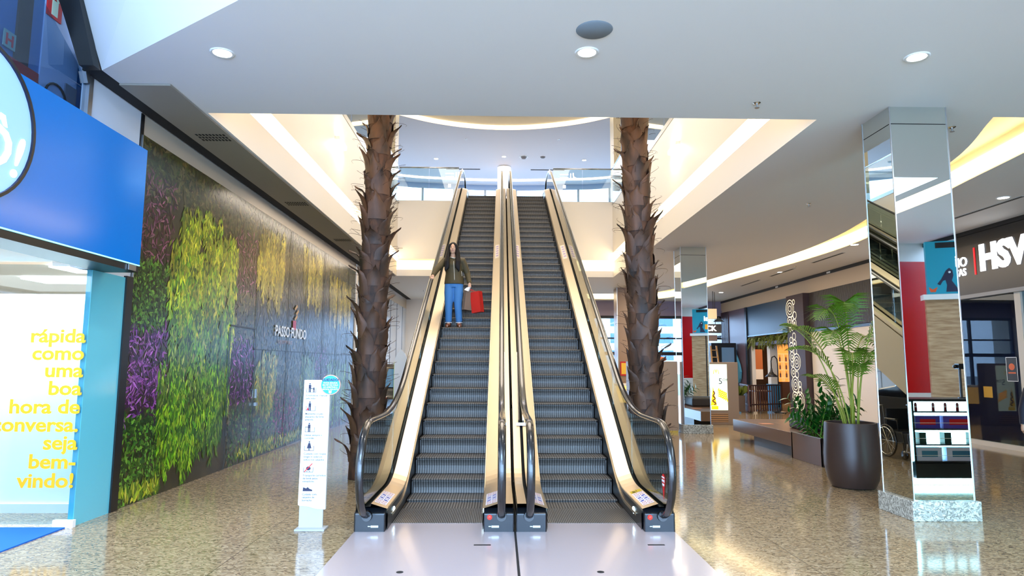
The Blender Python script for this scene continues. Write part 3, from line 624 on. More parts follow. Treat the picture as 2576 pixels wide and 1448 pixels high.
obj('panel', MB().box(XW-.01,XW+.005,20.4,31.2,0,4.3), mat('reflection_blue_white', (196,210,228), .10), t); fr = MB()  # bluish panel colour stands in for window reflections on shop glass
for y in (22.1,23.6,25.2,26.8,28.4,30.0): fr.box(XW+.005,XW+.02,y-.015,y+.015,0,4.3)
fr.box(XW+.005,XW+.02,20.4,31.2,1.52,1.54); obj('joint_strip', fr, mat('joint_grey', (120,130,145), .4), t); obj('head_panel', MB().box(XW-.01,XW+.005,20.4,31.2,4.3,ZC), mat('plain_panel', (196,184,166), .5), t)

# ------------------------------------------------------------------ left shop with the blue sign
SX = -4.05
s = thing('shop_sign', 'big blue sign box over the left shop with a white-blue disc at its near end', 'sign', (SX,6,2.78))
obj('sign_box', MB().box(SX-.36,SX,3.6,7.40,2.78,4.11), M_blue, s); obj('underside', MB().box(SX-.40,SX-.01,3.6,7.40,2.70,2.78), M_black, s)
obj('edge_light', MB().box(SX-.012,SX+.004,3.6,7.40,2.772,2.784), mat('edge_aqua', (150,225,235), .4, 0, .6), s)
dc = obj('disc', MB().lathe([(0,SX+.03),(.625,SX+.03),(.625,SX)], (0,4.91,3.57), 48, 'x'), mat('disc_blue_white', (120,160,240), .3, 0, .55, (130,165,255)), s)
obj('disc_rim', MB().lathe([(.622,SX),(.622,SX+.05),(.65,SX+.05),(.65,SX)], (0,4.91,3.57), 48, 'x'), M_black, dc)
text('lettering', 'Ô!', .50, M_text_white, dc, (SX+.035,4.88,3.27), (0,1,-.12), (0,.12,1), .004, .010, 'LEFT', 1.0, .12)
one('label_plate', MB().box(SX-.005,SX+.008,7.18,7.32,2.705,2.765), M_alu, 'small grey plate at the far lower corner of the blue shop sign', 'plate')
struct('trim_shop_post', MB().box(-4.50,-4.42,7.83,7.97,0,2.72).box(-4.52,-4.44,7.93,8.0,4.1,ZC), M_black)
struct('trim_shop_post_edge', MB().box(-4.452,-4.43,7.972,7.985,0,4.5), M_alu)
struct('wall_shop_return', MB().box(-4.50,-4.44,7.20,7.83,0,2.70), M_teal)
struct('wall_shop_transom', MB().box(-4.55,-4.45,6.93,7.95,4.05,ZC+.3).box(-4.55,-4.46,6.98,7.97,2.7,4.2), mat('cool_white_panel', (222,228,236), .4))
sf = thing('lettered_glazing', 'frameless shop glass with yellow lettering beside the blue sign', 'shop window', (-5.5,7.17,0))
obj('pane', MB().box(-7.6,-4.43,7.165,7.175,.03,2.75), M_sglass, sf)
obj('patch_fitting', MB().box(-4.62,-4.41,7.145,7.195,.0,.075), M_wpaint, sf); obj('patch_fitting', MB().box(-4.57,-4.40,7.145,7.195,2.70,2.79), M_wpaint, sf); obj('header_clip', MB().box(-4.85,-4.57,7.15,7.19,2.735,2.79), M_wpaint, sf)
M_ytext = mat('yellow_lettering', (236,164,0), .5)
for i, (w, z) in enumerate((('rápida',1.912),('como',1.727),('uma',1.546),('boa',1.358),('hora de',1.165),('conversa.',.977),('seja',.792),('bem-',.598),('vindo!',.404))):
    text('lettering', w, .205, M_ytext, sf, (-4.435,7.158,z), (1,0,0), (0,0,1), .001, .026, 'RIGHT', .98, .0, 1.18)
# the room behind the glass
struct('wall_shop_back', MB().box(-7.6,-4.66,7.86,7.92,0,2.50), mat('shop_white_wall', (246,248,246), .5)); struct('baseboard_shop', MB().box(-7.6,-4.66,7.83,7.86,0,.10), M_wpaint)
struct('wall_shop_pillar', MB().box(-4.66,-4.52,7.5,7.92,0,2.70), M_teal)
struct('wall_shop_far', MB().box(-9,-4.6,14.2,14.3,0,3.1).box(-9.1,-9,6,14.3,0,3.1), M_white); struct('ceiling_shop', MB().box(-9,-4.52,7.2,14.3,3.02,3.1), M_white)
struct('wall_shop_purple', MB().box(-7.6,-4.95,7.22,7.26,2.80,3.3), mat('purple_band', (150,112,176), .5))
struct('wall_shop_near', MB().box(-7.75,-7.62,4,7.2,0,2.75).box(-7.7,-4.45,3.5,3.6,0,2.75), M_white)
struct('ceiling_shop_entry', MB().box(-7.6,-4.4,3.6,7.17,2.78,2.84), M_white)
for i, (x, y) in enumerate(((-5.7,9.3),(-7.0,10.6),(-5.9,11.6))):
    one('ceiling_panel_lamp', MB().box(x-.45,x+.45,y-.3,y+.3,2.985,3.015), mat('panel_lamp', (255,255,250), .5, 0, 7), 'lit square ceiling panel inside the left shop, %s' % ('nearest the glass', 'at the left', 'farthest back')[i], 'lamp', 'ceiling panels in the left shop')
area_lamp('shop_lamp', (-6.0,7.52,2.7), 2.6, .3, 75, (.93,.98,1.0)); area_lamp('shop_lamp', (-5.8,5.6,2.72), 1.8, 1.8, 55, (.86,.96,1.0)); area_lamp('shop_lamp', (-6.4,10.5,2.95), 2.5, 3, 50, (.96,.99,1.0))
cm = thing('security_camera', 'small white security camera inside the left shop', 'camera', (-4.75,7.82,2.30))
obj('mount', MB().box(-4.86,-4.80,7.80,7.86,2.26,2.42), M_wpaint, cm); obj('body', MB().tube([(-4.80,7.74,2.33),(-4.68,7.74,2.35)], .03, 10), M_wpaint, cm, True)
one('door_mat', MB().box(-6.4,-4.47,6.0,7.12,0,.012), mat('blue_carpet', (0,96,190), .9), 'bright blue entrance mat in front of the left shop', 'mat')
# dark glazing above the blue sign
uw = thing('upper_shop_window', 'dark blue-tinted window above the blue sign', 'window', (-4.5,6,4.1))
obj('pane', MB().quad((-4.46,3.5,4.0),(-4.46,6.86,4.0),(-4.46,6.86,4.72),(-4.46,3.5,6.9)), M_bluglass, uw)
obj('frame', MB().box(-4.49,-4.42,6.86,6.93,4.0,ZC).prism([(-4.49,6.88,4.70),(-4.49,5.9,6.9),(-4.49,5.8,6.9),(-4.49,6.83,4.66)], (.07,0,0)), M_alu, uw)
struct('wall_upper_shop', MB().box(-4.66,-4.62,3.0,7.9,2.8,6.95), mat('upper_shop_blue', (10,98,150), .5)); struct('wall_upper_shop_white', MB().box(-4.62,-4.605,6.37,6.93,2.8,6.95), mat('upper_shop_grey', (150,166,196), .5))
struct('wall_upper_shop_red', MB().box(-4.62,-4.60,3.0,6.35,2.8,4.54), mat('dark_red_panel', (150,20,30), .5)); struct('trim_upper_shop_post', MB().box(-4.62,-4.60,6.02,6.20,4.54,6.95), M_dark); struct('trim_upper_shop_box', MB().box(-4.605,-4.59,6.74,6.92,3.8,4.62), mat('upper_box_grey', (92,96,110), .5))
one('dark_hoop', MB().tube([(-4.59,6.60+.16*math.cos(a),4.38+.16*math.sin(a)) for a in [PI*k/10 for k in range(11)]], .012, 6), M_dark, 'dark curved hoop just above the top edge of the blue shop sign', 'hoop')
for nm, y, z, lab in (('fire_extinguisher_sign',6.48,5.32,'red and white fire extinguisher sign seen through the dark upper window'),('hydrant_sign',5.93,4.68,'square hydrant sign with a letter H seen through the dark upper window')):
    e = thing(nm, lab, 'sign', (-4.59,y,z)); obj('plate', MB().box(-4.60,-4.59,y-(.11 if nm[0] == 'f' else .075),y+(.11 if nm[0] == 'f' else .075),z-(.13 if nm[0] == 'f' else .08),z+(.13 if nm[0] == 'f' else .08)), mat('sign_red', (190,24,30), .5) if nm[0] == 'f' else mat('sign_green_grey', (120,150,140), .5), e)
    if nm[0] == 'f': obj('symbol', MB().box(-4.59,-4.587,y-.045,y+.045,z-.10,z+.06).tube([(-4.588,y-.04,z+.06),(-4.588,y,z+.11),(-4.588,y+.04,z+.06)], .012, 6), mat('pale_green', (190,214,190), .5), e)
    else: text('symbol', 'H', .15, mat('sign_red', (190,24,30), .5), e, (-4.588,y-.058,z-.055), (0,1,0), (0,0,1), .001, .03)
area_lamp('upper_shop_lamp', (-4.53,5.3,6.8), .1, 2.5, 12, (.85,.93,1.0))

# ------------------------------------------------------------------ information stand
st = thing('sign_stand', 'slim white stand with escalator safety pictograms in front of the mural', 'sign', (-1.94,7.10,0), rot=0)
x0, x1, yb = -2.075, -1.80, 7.09
obj('foot_plate', MB().box(x0-.01,x1+.02,6.99,7.17,0,.02), mat('stand_grey', (176,176,174), .4), st, bevel=.004)
obj('lower_panel', MB().box(x0+.01,x1-.02,yb-.012,yb+.012,.02,.32), mat('stand_silver', (186,188,190), .35), st)
z = MB(); n = 14; lo = [(x0-.005+(x1-x0+.01)*k/n, yb-.02, .235+.0-.035*(1/(1+math.exp(-(k/n-.5)*10)))+.01*(k==0)) for k in range(n+1)]
pn = obj('panel', z.prism(lo+[(x1+.008,yb-.02,1.525),(x0+.012,yb-.02,1.525)], (0,.04,0)), M_wpaint, st, bevel=.004)
yf = yb-.0215; M_tgrey = mat('text_grey', (66,68,76), .6)
def pictogram(z, kind):
    m = MB(); rd = MB(); X0 = -2.035; Bx = lambda a, b_, c, d_: m.box(X0+a, X0+b_, yf-.001, yf, z+c, z+d_)
    if kind != 'shoe': Bx(0,.004,0,.05); Bx(0,.10,0,.004); Bx(.096,.10,0,.05)
    def man(cx_, zb, h, dress=False, col=m):
        col.sphere((X0+cx_,yf-.0005,z+zb+h*.93), (h*.085,.0008,h*.085), 10, 6)
        if dress: col.prism([(X0+cx_-h*.10,yf-.001,z+zb+h*.82),(X0+cx_+h*.10,yf-.001,z+zb+h*.82),(X0+cx_+h*.26,yf-.001,z+zb+h*.22),(X0+cx_-h*.26,yf-.001,z+zb+h*.22)], (0,.001,0)); col.box(X0+cx_-h*.08,X0+cx_-h*.02,yf-.001,yf,z+zb,z+zb+h*.22).box(X0+cx_+h*.02,X0+cx_+h*.08,yf-.001,yf,z+zb,z+zb+h*.22)
        else: col.box(X0+cx_-h*.14,X0+cx_+h*.14,yf-.001,yf,z+zb+h*.42,z+zb+h*.82).box(X0+cx_-h*.13,X0+cx_-h*.02,yf-.001,yf,z+zb,z+zb+h*.45).box(X0+cx_+h*.02,X0+cx_+h*.13,yf-.001,yf,z+zb,z+zb+h*.45)
    if kind == 'child': man(.034,.004,.092); man(.076,.004,.054); Bx(.04,.076,.036,.042)
    if kind == 'feet': man(.04,.004,.092); rd.prism([(X0+.004,yf-.001,z+.006),(X0+.03,yf-.001,z+.006),(X0+.022,yf-.001,z+.04)], (0,.001,0))
    if kind == 'rail': man(.042,.004,.09); Bx(.0,.036,.05,.056)
    if kind == 'dress': man(.05,.004,.092, True)
    if kind == 'pram':
        m.sphere((X0+.05,yf-.0005,z+.04), (.024,.0008,.020), 12, 8); Bx(.032,.04,.006,.014); Bx(.058,.066,.006,.014)
        rd.prism([(X0+.006,yf-.002,z+.008),(X0+.014,yf-.002,z+.004),(X0+.094,yf-.002,z+.088),(X0+.086,yf-.002,z+.092)], (0,.001,0))
    if kind == 'shoe': m.prism([(X0+.0,yf-.001,z+.0),(X0+.10,yf-.001,z+.0),(X0+.098,yf-.001,z+.014),(X0+.07,yf-.001,z+.024),(X0+.05,yf-.001,z+.042),(X0+.036,yf-.001,z+.028),(X0+.004,yf-.001,z+.040)], (0,.001,0))
    obj('pictogram', m, M_navy, pn)
    if rd.v: obj('red_mark', rd, mat('sticker_bright_red', (215,15,25), .4), pn)
rows = ((1.395,'child',('Conduza as crianças','pela mão')),(1.205,'feet',('Mantenha os pés','afastados da linha','amarela')),(.985,'rail',('Utilize sempre o','corrimão')),(.795,'dress',('Cuidado com roupas','longas e cadarços','soltos nos calçados')),(.575,'pram',('Transporte carrinhos','de bebê pelos','elevadores')),(.385,'shoe',('Cuidado com','calçados de','borracha')))
for z_, k, ls in rows:
    pictogram(z_, k)
    for i, l_ in enumerate(ls): text('caption', l_, .0275, M_tgrey, pn, (-2.04,yf-.001,z_-.040-.03*i), (1,0,0), (0,0,1), .0004, .008)
rs = thing('round_notice', 'round blue pet notice stuck on the top corner of the white stand', 'sticker', (-1.79,yb-.03,1.47))
obj('rim', MB().lathe([(0,yb-.030),(.105,yb-.030),(.105,yb-.0225)], (-1.785,0,1.475), 32, 'y'), mat('sticker_salmon', (226,158,128), .5), rs)
obj('face', MB().lathe([(0,yb-.0315),(.097,yb-.0315),(.097,yb-.030)], (-1.785,0,1.475), 32, 'y'), mat('sticker_sky_blue', (24,156,222), .4), rs)
for i, (w, sz) in enumerate((('CUIDADO!',.036),('FAVOR SEGURAR',.019),('SEU PET NO COLO',.019),('AO ADENTRAR A',.019),('ESCADA ROLANTE',.019))):
    text('lettering', w, sz, M_navy if i == 0 else M_wpaint, rs, (-1.785,yb-.0325,1.515-.022*i-(.004 if i else 0)), (1,0,0), (0,0,1), .0004, .03, 'CENTER')
obj('dog_picture', MB().sphere((-1.785,yb-.033,1.400), (.016,.001,.016), 10, 6).prism([(-1.801,yb-.034,1.408),(-1.790,yb-.034,1.412),(-1.800,yb-.034,1.425)], (0,.001,0)).prism([(-1.769,yb-.034,1.408),(-1.780,yb-.034,1.412),(-1.770,yb-.034,1.425)], (0,.001,0)), mat('dog_white', (232,226,220), .6), rs)
# ------------------------------------------------------------------ right wall
XR = 10.6
struct('trim_right_gap', MB().box(XR-.02,XR+.1,-10,34,ZC-.10,ZC+.02), M_black)
struct('wall_bulkhead_right', MB().box(XR,XR+.12,18.3,33.5,4.19,ZC-.09), M_beige)
# clinic shop
hs = thing('clinic_front', 'black shop front with white lettering at the far right behind the near mirror column', 'shop front', (XR,12,0))
M_fascia = mat('fascia_black', (34,30,34), .28)
obj('fascia', MB().box(XR-.10,XR,5.0,15.5,3.30,4.40), M_fascia, hs); obj('black_band', MB().box(XR-.02,XR,5.0,15.5,4.40,ZC-.09), M_black, hs)  # plain black strip above the fascia
obj('lower_trim', MB().box(XR-.12,XR+.05,5.0,15.5,3.22,3.30), mat('trim_grey', (150,150,152), .3), hs)
T = lambda w, sz, y, z, m=M_text_white, **k: text('lettering', w, sz, m, hs, (XR-.115,y,z), (0,-1,0), (0,0,1), .012, **k)
T('HSV', .755, 14.10, 3.80, bold=.050, sx=.96, space=1.0); T('RIO', .30, 14.98, 3.955, bold=.012); T('ICAS', .235, 14.98, 3.745, bold=.012, sx=.92)
obj('red_bar', MB().box(XR-.112,XR-.10,14.235,14.275,3.72,4.32), mat('lit_red', (230,20,30), .4, 0, .6), hs)
fr = MB().box(XR-.05,XR+.05,5.0,15.5,0,.10)
for y in (15.40, 13.22, 11.0, 8.8, 6.6): fr.box(XR-.05,XR+.05,y-.08,y+.08,.10,3.22)
obj('frame', fr, mat('frame_cream', (205,196,182), .35), hs)
for (a, b_) in ((13.30,15.32),(11.08,13.14),(8.88,10.92),(6.68,8.72)): obj('pane', MB().box(XR-.006,XR+.006,a,b_,.10,3.22), M_sglass, hs)
M_in = mat('navy_interior', (14,22,52), .5)
struct('wall_clinic', MB().box(14.8,14.9,4.9,15.6,0,3.3).box(10.7,14.9,15.45,15.55,0,3.3).box(10.7,14.9,4.9,5.0,0,3.3), M_in); struct('ceiling_clinic', MB().box(10.66,14.9,4.9,15.6,3.25,3.32), mat('dim_ceiling', (90,90,100), .6))
for i, (r, y) in enumerate(((.62,14.2),(.62,13.55))):
    one('arch_panel', MB().prism([(14.70,y+r*.5*math.cos(a),1.7+.75*math.sin(a)) for a in [PI*k/14 for k in range(15)]], (.05,0,0)), mat('arch_grey', (84,86,104), .5), 'faint grey arched panel on the dark back wall of the clinic, %s one' % ('left' if i == 0 else 'right'), 'panel')
pk = thing('glass_poster', 'small black poster with an orange picture stuck on the clinic glass', 'poster', (XR-.012,13.55,1.65))
obj('sheet', MB().box(XR-.014,XR-.008,13.41,13.71,1.40,1.90), mat('poster_black', (22,18,22), .4), pk); obj('border', MB().box(XR-.015,XR-.0135,13.41,13.42,1.40,1.90).box(XR-.015,XR-.0135,13.70,13.71,1.40,1.90).box(XR-.015,XR-.0135,13.41,13.71,1.40,1.41).box(XR-.015,XR-.0135,13.41,13.71,1.89,1.90), M_wpaint, pk)
obj('picture', MB().sphere((XR-.0145,13.56,1.70), (.001,.08,.07), 12, 8).box(XR-.0152,XR-.0145,13.46,13.66,1.56,1.59), mat('poster_orange', (214,100,50), .5), pk)
def chair(loc, rot, label, group=None):
    t = thing('shell_chair', label, 'chair', loc, group, rot); m = MB(); n = 8
    sh = []
    for i in range(n+1):
        f = i/n; y = -.22+.46*min(1, f*1.6) if f < .55 else .20+.10*(f-.55)/.45; z = .45 if f < .5 else .45+.40*(f-.5)/.5
        sh.append((y, z, .23-.03*f))
    for (a, b_) in zip(sh[:-1], sh[1:]): m.quad((-a[2],a[0],a[1]), (a[2],a[0],a[1]), (b_[2],b_[0],b_[1]), (-b_[2],b_[0],b_[1]))
    s_ = obj('seat_shell', m, mat('chair_tan', (168,140,110), .5), t, True, world=False); so = s_.modifiers.new('thick', 'SOLIDIFY'); so.thickness = .02
    for x in (-.17, .17):
        for y in (-.16, .16): obj('leg', MB().tube([(x*.7,y*.7,.44),(x*1.15,y*1.2,0)], .012, 6), M_black, t, False, world=False)
    return t
c0 = chair((12.0,14.3,0), 2.4, 'tan shell chair inside the clinic behind the glass, nearest the left end'); dup(c0, (12.3,13.4,0), 'tan shell chair inside the clinic, second from the left behind the glass', 2.0); dup(c0, (12.1,12.4,0), 'tan shell chair inside the clinic, partly behind the cream mullion', 1.6)
area_lamp('clinic_lamp', (12.8,12.5,3.2), 2, 3, 18, (.85,.92,1.0))
one('wall_lamp_slats', MB().box(11.2,11.22,15.0,15.25,1.0,1.25), mat('amber_lamp', (220,150,60), .5, 0, .35), 'small amber lit slat lamp low inside the clinic by its left end', 'lamp')
# white hoarding, slatted panel
hd = thing('hoarding', 'blank cream hoarding with a dark blue frame behind the potted palm', 'hoarding', (XR,20.6,0))
obj('board', MB().box(XR-.04,XR,18.35,22.25,.12,2.85), mat('hoarding_cream', (216,204,190), .5), hd)
obj('frame', MB().box(XR-.06,XR,18.2,18.36,0,2.93).box(XR-.06,XR,18.2,22.3,2.85,2.93).box(XR-.06,XR,18.2,22.3,0,.13), mat('frame_navy', (40,62,92), .3), hd)
sp = MB().box(XR-.02,XR,18.2,22.3,2.93,4.19); sl = MB()
for i in range(68): y = 18.22+i*.06; sl.box(XR-.05,XR-.02,y,y+.03,2.95,4.17)
pn = thing('slatted_panel', 'dark finely slatted panel above the cream hoarding', 'panel', (XR,20.2,2.93)); obj('backing', sp, mat('slat_back', (44,38,36), .6), pn); obj('slats', sl, mat('slat_dark', (78,68,62), .4), pn)
# dotted pillar
dp = thing('dotted_pillar', 'dark brown pillar covered with glowing rings of dots at the restaurant corner', 'pillar', (XR,22.9,0))
obj('shaft', MB().box(XR-.25,XR+.1,22.3,23.62,0,4.19), mat('pillar_brown', (70,52,50), .55, spec=.3), dp)
ring = MB(); XP = XR-.253
def dot_ring(y, z, r, n=None):
    n = n or max(8, int(2*PI*r/.045))
    for k in range(n):
        a = 2*PI*k/n; yy, zz = y+r*math.cos(a), z+r*math.sin(a); ring.box(XP-.004,XP+.004,yy-.011,yy+.011,zz-.011,zz+.011)
PXL = 22.35; 
for (u, v, r) in ((2006,773,.36),(2019,758,.10),(2021,792,.15),(2004,807,.22),(2014,800,.10),(2019,812,.17),(2011,823,.11),(2005,827,.09),(2016,845,.14),(2006,854,.12),(2017,864,.16),(2006,872,.19),(2018,883,.13),(2007,897,.20),(2021,910,.33),(2006,915,.10),(2009,936,.20),(2020,942,.14),(2014,967,.33),(2028,966,.12),(2028,981,.15),(2011,998,.22),(2027,1007,.36),(2013,1018,.13)):
    y = 22.36+(2046-u)/49*1.2; z = 4.0-(v-750)/290*4.0+.05
    f = r; 
    while f > .03: dot_ring(y, z, f*.86); f -= .12
obj('dot_lights', ring, mat('dot_light', (255,236,190), .5, 0, .9), dp)
# restaurant
rs_ = thing('restaurant_front', 'dark blue fascia panel over the open restaurant front', 'shop front', (XR,25.9,2.95))
obj('fascia', MB().box(XR-.05,XR,23.62,28.05,2.97,4.19), mat('fascia_blue_grey', (26,56,80), .38), rs_); obj('lower_edge', MB().box(XR-.07,XR+.02,23.62,28.05,2.92,2.97), mat('edge_blue', (80,130,170), .3), rs_)
kw = thing('purple_wall_panel', 'purple-brown boarded wall section left of the blue fascia', 'panel', (XR,29.6,0)); obj('board', MB().box(XR-.06,XR,28.05,31.3,.0,4.19), mat('plum_board', (104,82,92), .4), kw)
sl = MB()
for i in range(6): sl.box(XR-.10,XR-.06,30.25+i*.17,30.33+i*.17,0,4.19)
obj('batten', sl, mat('plum_dark', (70,48,54), .4), kw); obj('edge_post', MB().box(XR-.10,XR-.02,27.98,28.16,0,4.19), M_black, kw)
ks = [(30.85,1.75),(30.6,1.9),(30.45,2.2),(30.3,2.28),(30.1,2.25),(29.95,2.45),(29.75,2.42),(29.65,2.36),(29.55,2.2),(29.4,2.12),(29.35,2.45),(29.25,2.48),(29.15,2.2),(29.0,2.05),(28.75,1.75),(28.62,1.45),(28.7,1.15),(28.85,.98),(29.0,.95),(29.15,1.1),(29.35,1.35),(29.7,1.42),(30.05,1.36),(30.3,1.18),(30.5,1.15),(30.65,1.35),(30.8,1.45)]
one('logo_shape', MB().prism([(XR-.20,y,z) for y, z in ks], (.08,0,0)), mat('logo_light_blue', (92,170,205), .35), 'large light blue map-like cut-out on the purple wall', 'sign')
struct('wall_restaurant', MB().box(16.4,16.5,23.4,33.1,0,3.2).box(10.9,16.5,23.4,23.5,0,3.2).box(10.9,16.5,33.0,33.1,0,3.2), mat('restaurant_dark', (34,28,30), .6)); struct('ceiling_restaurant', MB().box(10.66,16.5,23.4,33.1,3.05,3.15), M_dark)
rc = thing('square_post', 'white square post in the restaurant opening with a blue lower box', 'post', (11.0,26.6,0)); obj('shaft', MB().box(10.85,11.15,26.45,26.75,.9,2.95), M_white, rc); obj('lower_box', MB().box(10.8,11.2,26.4,26.82,0,.98), mat('box_blue', (40,140,200), .4), rc)
bs = thing('bar_shelf', 'warm lit wooden bar shelving at the back of the restaurant', 'shelf', (14.4,31.8,0)); fb = MB()
obj('back_panel', MB().box(13.0,16.0,31.9,31.95,.7,2.75), mat('amber_panel', (226,140,66), .5, 0, .6), bs)
for z_ in (.75,1.12,1.5,1.88,2.26): fb.box(13.0,16.0,31.62,31.9,z_,z_+.04)
for i in range(11): fb.box(13.0+i*.3,13.04+i*.3,31.6,31.9,.7,2.3)
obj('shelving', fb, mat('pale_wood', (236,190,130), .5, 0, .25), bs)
for z_ in (1.16,1.54,1.92):
    for i in range(7): one('bottle', MB().lathe([(0,z_),(.04,z_),(.04,z_+.17),(.013,z_+.22),(.013,z_+.28),(0,z_+.28)], (13.18+i*.3,31.74,0), 8), mat('bottle_glass', (70,40,20), .2), 'small dark bottle standing on the lit bar shelving', 'bottle', 'bottles on the bar shelving')
one('bar_counter', MB().box(12.9,16.0,30.2,30.7,0,.98), mat('bar_wood', (70,44,30), .4), 'dark wooden bar counter in front of the lit shelving', 'counter')
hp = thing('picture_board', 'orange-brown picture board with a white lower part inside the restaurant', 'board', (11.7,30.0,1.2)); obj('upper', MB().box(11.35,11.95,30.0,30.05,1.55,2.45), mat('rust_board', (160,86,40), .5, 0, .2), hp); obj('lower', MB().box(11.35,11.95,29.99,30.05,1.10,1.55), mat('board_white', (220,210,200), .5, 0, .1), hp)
area_lamp('restaurant_lamp', (13.2,28.5,3.0), 3, 5, 90, (1.0,.72,.45))
M_leaf = mat('leaf_green', (84,124,26), .42, spec=.4); M_leaf2 = mat('leaf_dark_green', (24,84,22), .32, spec=.5); M_leafo = mat('leaf_olive', (92,104,30), .5); M_stem = mat('palm_stem', (150,160,60), .5)
hb = thing('hanging_greenery', 'trough of trailing green leaves hanging along the top of the restaurant opening', 'plant', (10.75,25.6,2.5)); lf = MB(); rnd = random.Random(5)
for i in range(420):
    y = rnd.uniform(23.7,27.9); x = 10.72+rnd.uniform(-.15,.15); z_ = 2.72+rnd.uniform(-.1,.16); a = rnd.uniform(0,2*PI); l_ = rnd.uniform(.2,.5); dz = rnd.uniform(-.38,.10); dx, dy = math.cos(a)*l_*.6, math.sin(a)*l_
    lf.add([(x,y,z_),(x+dx*.5-.02,y+dy*.5+.025,z_+dz*.3+.06),(x+dx,y+dy,z_+dz),(x+dx*.5+.02,y+dy*.5-.025,z_+dz*.3+.06)], [(0,1,2,3)])
obj('leaves', lf, M_leafo, hb); obj('trough', MB().box(10.66,10.86,23.7,27.9,2.55,2.68), mat('trough_plum', (96,78,92), .5), hb)
# patio fence, lamp, planter
def fence(p, q, label):
    P, Q = Vector(p), Vector(q); t = thing('patio_fence', label, 'fence', (P.x,P.y,0)); n = int((Q-P).length/.115); sl = MB(); e = (Q-P).normalized(); w = Vector((-e.y,e.x))*.012
    for i in range(n+1):
        c = P.lerp(Q, i/n); a = c-e*.022; b_ = c+e*.022; sl.prism([(a.x-w.x,a.y-w.y,.05),(b_.x-w.x,b_.y-w.y,.05),(b_.x+w.x,b_.y+w.y,.05),(a.x+w.x,a.y+w.y,.05)], (0,0,.93))
    obj('slats', sl, mat('fence_wood', (86,54,48), .45), t)
    for z_ in (.28, .97): obj('rail', MB().prism([(P.x-w.x*2,P.y-w.y*2,z_),(Q.x-w.x*2,Q.y-w.y*2,z_),(Q.x+w.x*2,Q.y+w.y*2,z_),(P.x+w.x*2,P.y+w.y*2,z_)], (0,0,.045)), mat('fence_rail', (58,38,36), .45), t)
fence((9.03,24.05), (10.50,24.75), 'slatted brown patio fence facing the aisle, beside the black lamp post'); fence((9.03,24.05), (9.50,26.2), 'slatted brown patio fence running back beside the grass planter')
tb = thing('cafe_table', 'dark patio table behind the brown fence', 'table', (10.1,25.6,0)); obj('top', MB().box(9.75,10.4,25.3,25.95,.72,.76), M_brown, tb); obj('pedestal', MB().lathe([(.2,0),(.2,.02),(.03,.03),(.03,.72)], (10.07,25.62,0), 12), M_black, tb)
lp = thing('street_lamp', 'black gooseneck lamp post in front of the patio fence', 'lamp', (10.25,24.35,0)); X, Y = 10.25, 24.35
obj('base', MB().lathe([(0,0),(.24,0),(.24,.03),(.06,.06),(.03,.2)], (X,Y,0), 16), M_black, lp); obj('pole', MB().tube([(X,Y,.05),(X,Y,1.75),(X-.02,Y,1.95),(X-.10,Y,2.06),(X-.20,Y,2.02),(X-.24,Y,1.88),(X-.24,Y,1.6)], .022, 8), M_black, lp, True)
obj('shade', MB().lathe([(.03,1.62),(.05,1.5),(.11,1.42),(.24,1.30),(.23,1.30),(.1,1.41)], (X-.24,Y,0), 18), mat('lamp_grey', (52,50,50), .4), lp, True)
gp = thing('grass_planter', 'brown box planter with grassy plant left of the patio fence', 'planter', (8.75,24.6,0)); obj('box', MB().box(8.55,9.0,24.35,25.2,0,.62), M_brown, gp); gm = MB()
for i in range(160):
    x, y = rnd.uniform(8.58,8.97), rnd.uniform(24.4,25.15); a = rnd.uniform(0,6.28); l_ = rnd.uniform(.15,.4); gm.add([(x-.012,y,.6),(x+.012,y,.6),(x+math.cos(a)*l_*.5,y+math.sin(a)*l_*.5,.6+l_),(x+math.cos(a)*l_,y+math.sin(a)*l_,.62+l_*.6)], [(0,1,2),(1,3,2)])
obj('grass', gm, M_leafo, gp)
pb = thing('a_board', 'small purple board with white curved strokes leaning on the grass planter', 'sign', (8.62,24.15,0)); obj('board', MB().prism([(8.36,24.22,.02),(8.66,24.16,.02),(8.66,24.26,.72),(8.36,24.32,.72)], (0,.03,0)), mat('board_violet', (108,98,150), .4), pb)
obj('foot', MB().box(8.42,8.72,24.02,24.3,0,.05), mat('edge_blue', (80,130,170), .3), pb)
obj('strokes', MB().tube([(8.42,24.23,.55),(8.40,24.22,.42),(8.44,24.21,.25)], .012, 4).tube([(8.50,24.205,.30),(8.55,24.215,.40),(8.60,24.195,.30)], .014, 4).tube([(8.5,24.195,.18),(8.54,24.185,.12),(8.58,24.19,.17)], .012, 4), M_wpaint, pb)
# hanging kiosk sign, lantern, ladder, dark cabinets at the far end
kl = thing('hanging_lamp', 'square cream lamp box hanging near the end windows', 'lamp', (8.75,27.0,3.6)); obj('shade', MB().box(8.42,8.88,26.85,27.15,3.62,4.02), mat('lamp_cream', (236,206,160), .5, 0, .35), kl); obj('rod', MB().tube([(8.78,27,4.0),(8.78,27,ZC)], .012, 6), M_black, kl)
ks_ = thing('hanging_sign', 'grey hanging sign with white letters under the cream lamp box', 'sign', (8.8,27.3,3.0)); obj('board', MB().box(8.3,9.2,27.28,27.34,3.05,3.42), mat('sign_grey', (92,86,84), .5), ks_)
text('lettering', 'ACK', .30, M_text_white, ks_, (8.36,27.27,3.14), (1,0,0), (0,0,1), .01, .03); obj('lower_plate', MB().box(8.3,9.0,27.26,27.36,2.72,2.96), mat('sign_taupe', (150,128,120), .5), ks_); obj('hanger', MB().tube([(8.95,27.3,3.4),(8.95,27.3,ZC)], .012, 6).tube([(8.5,27.3,3.42),(8.5,27.3,ZC)], .008, 6).lathe([(.0,3.72),(.10,3.62),(.24,3.52),(.0,3.52)], (9.1,27.3,0), 4), M_black, ks_)
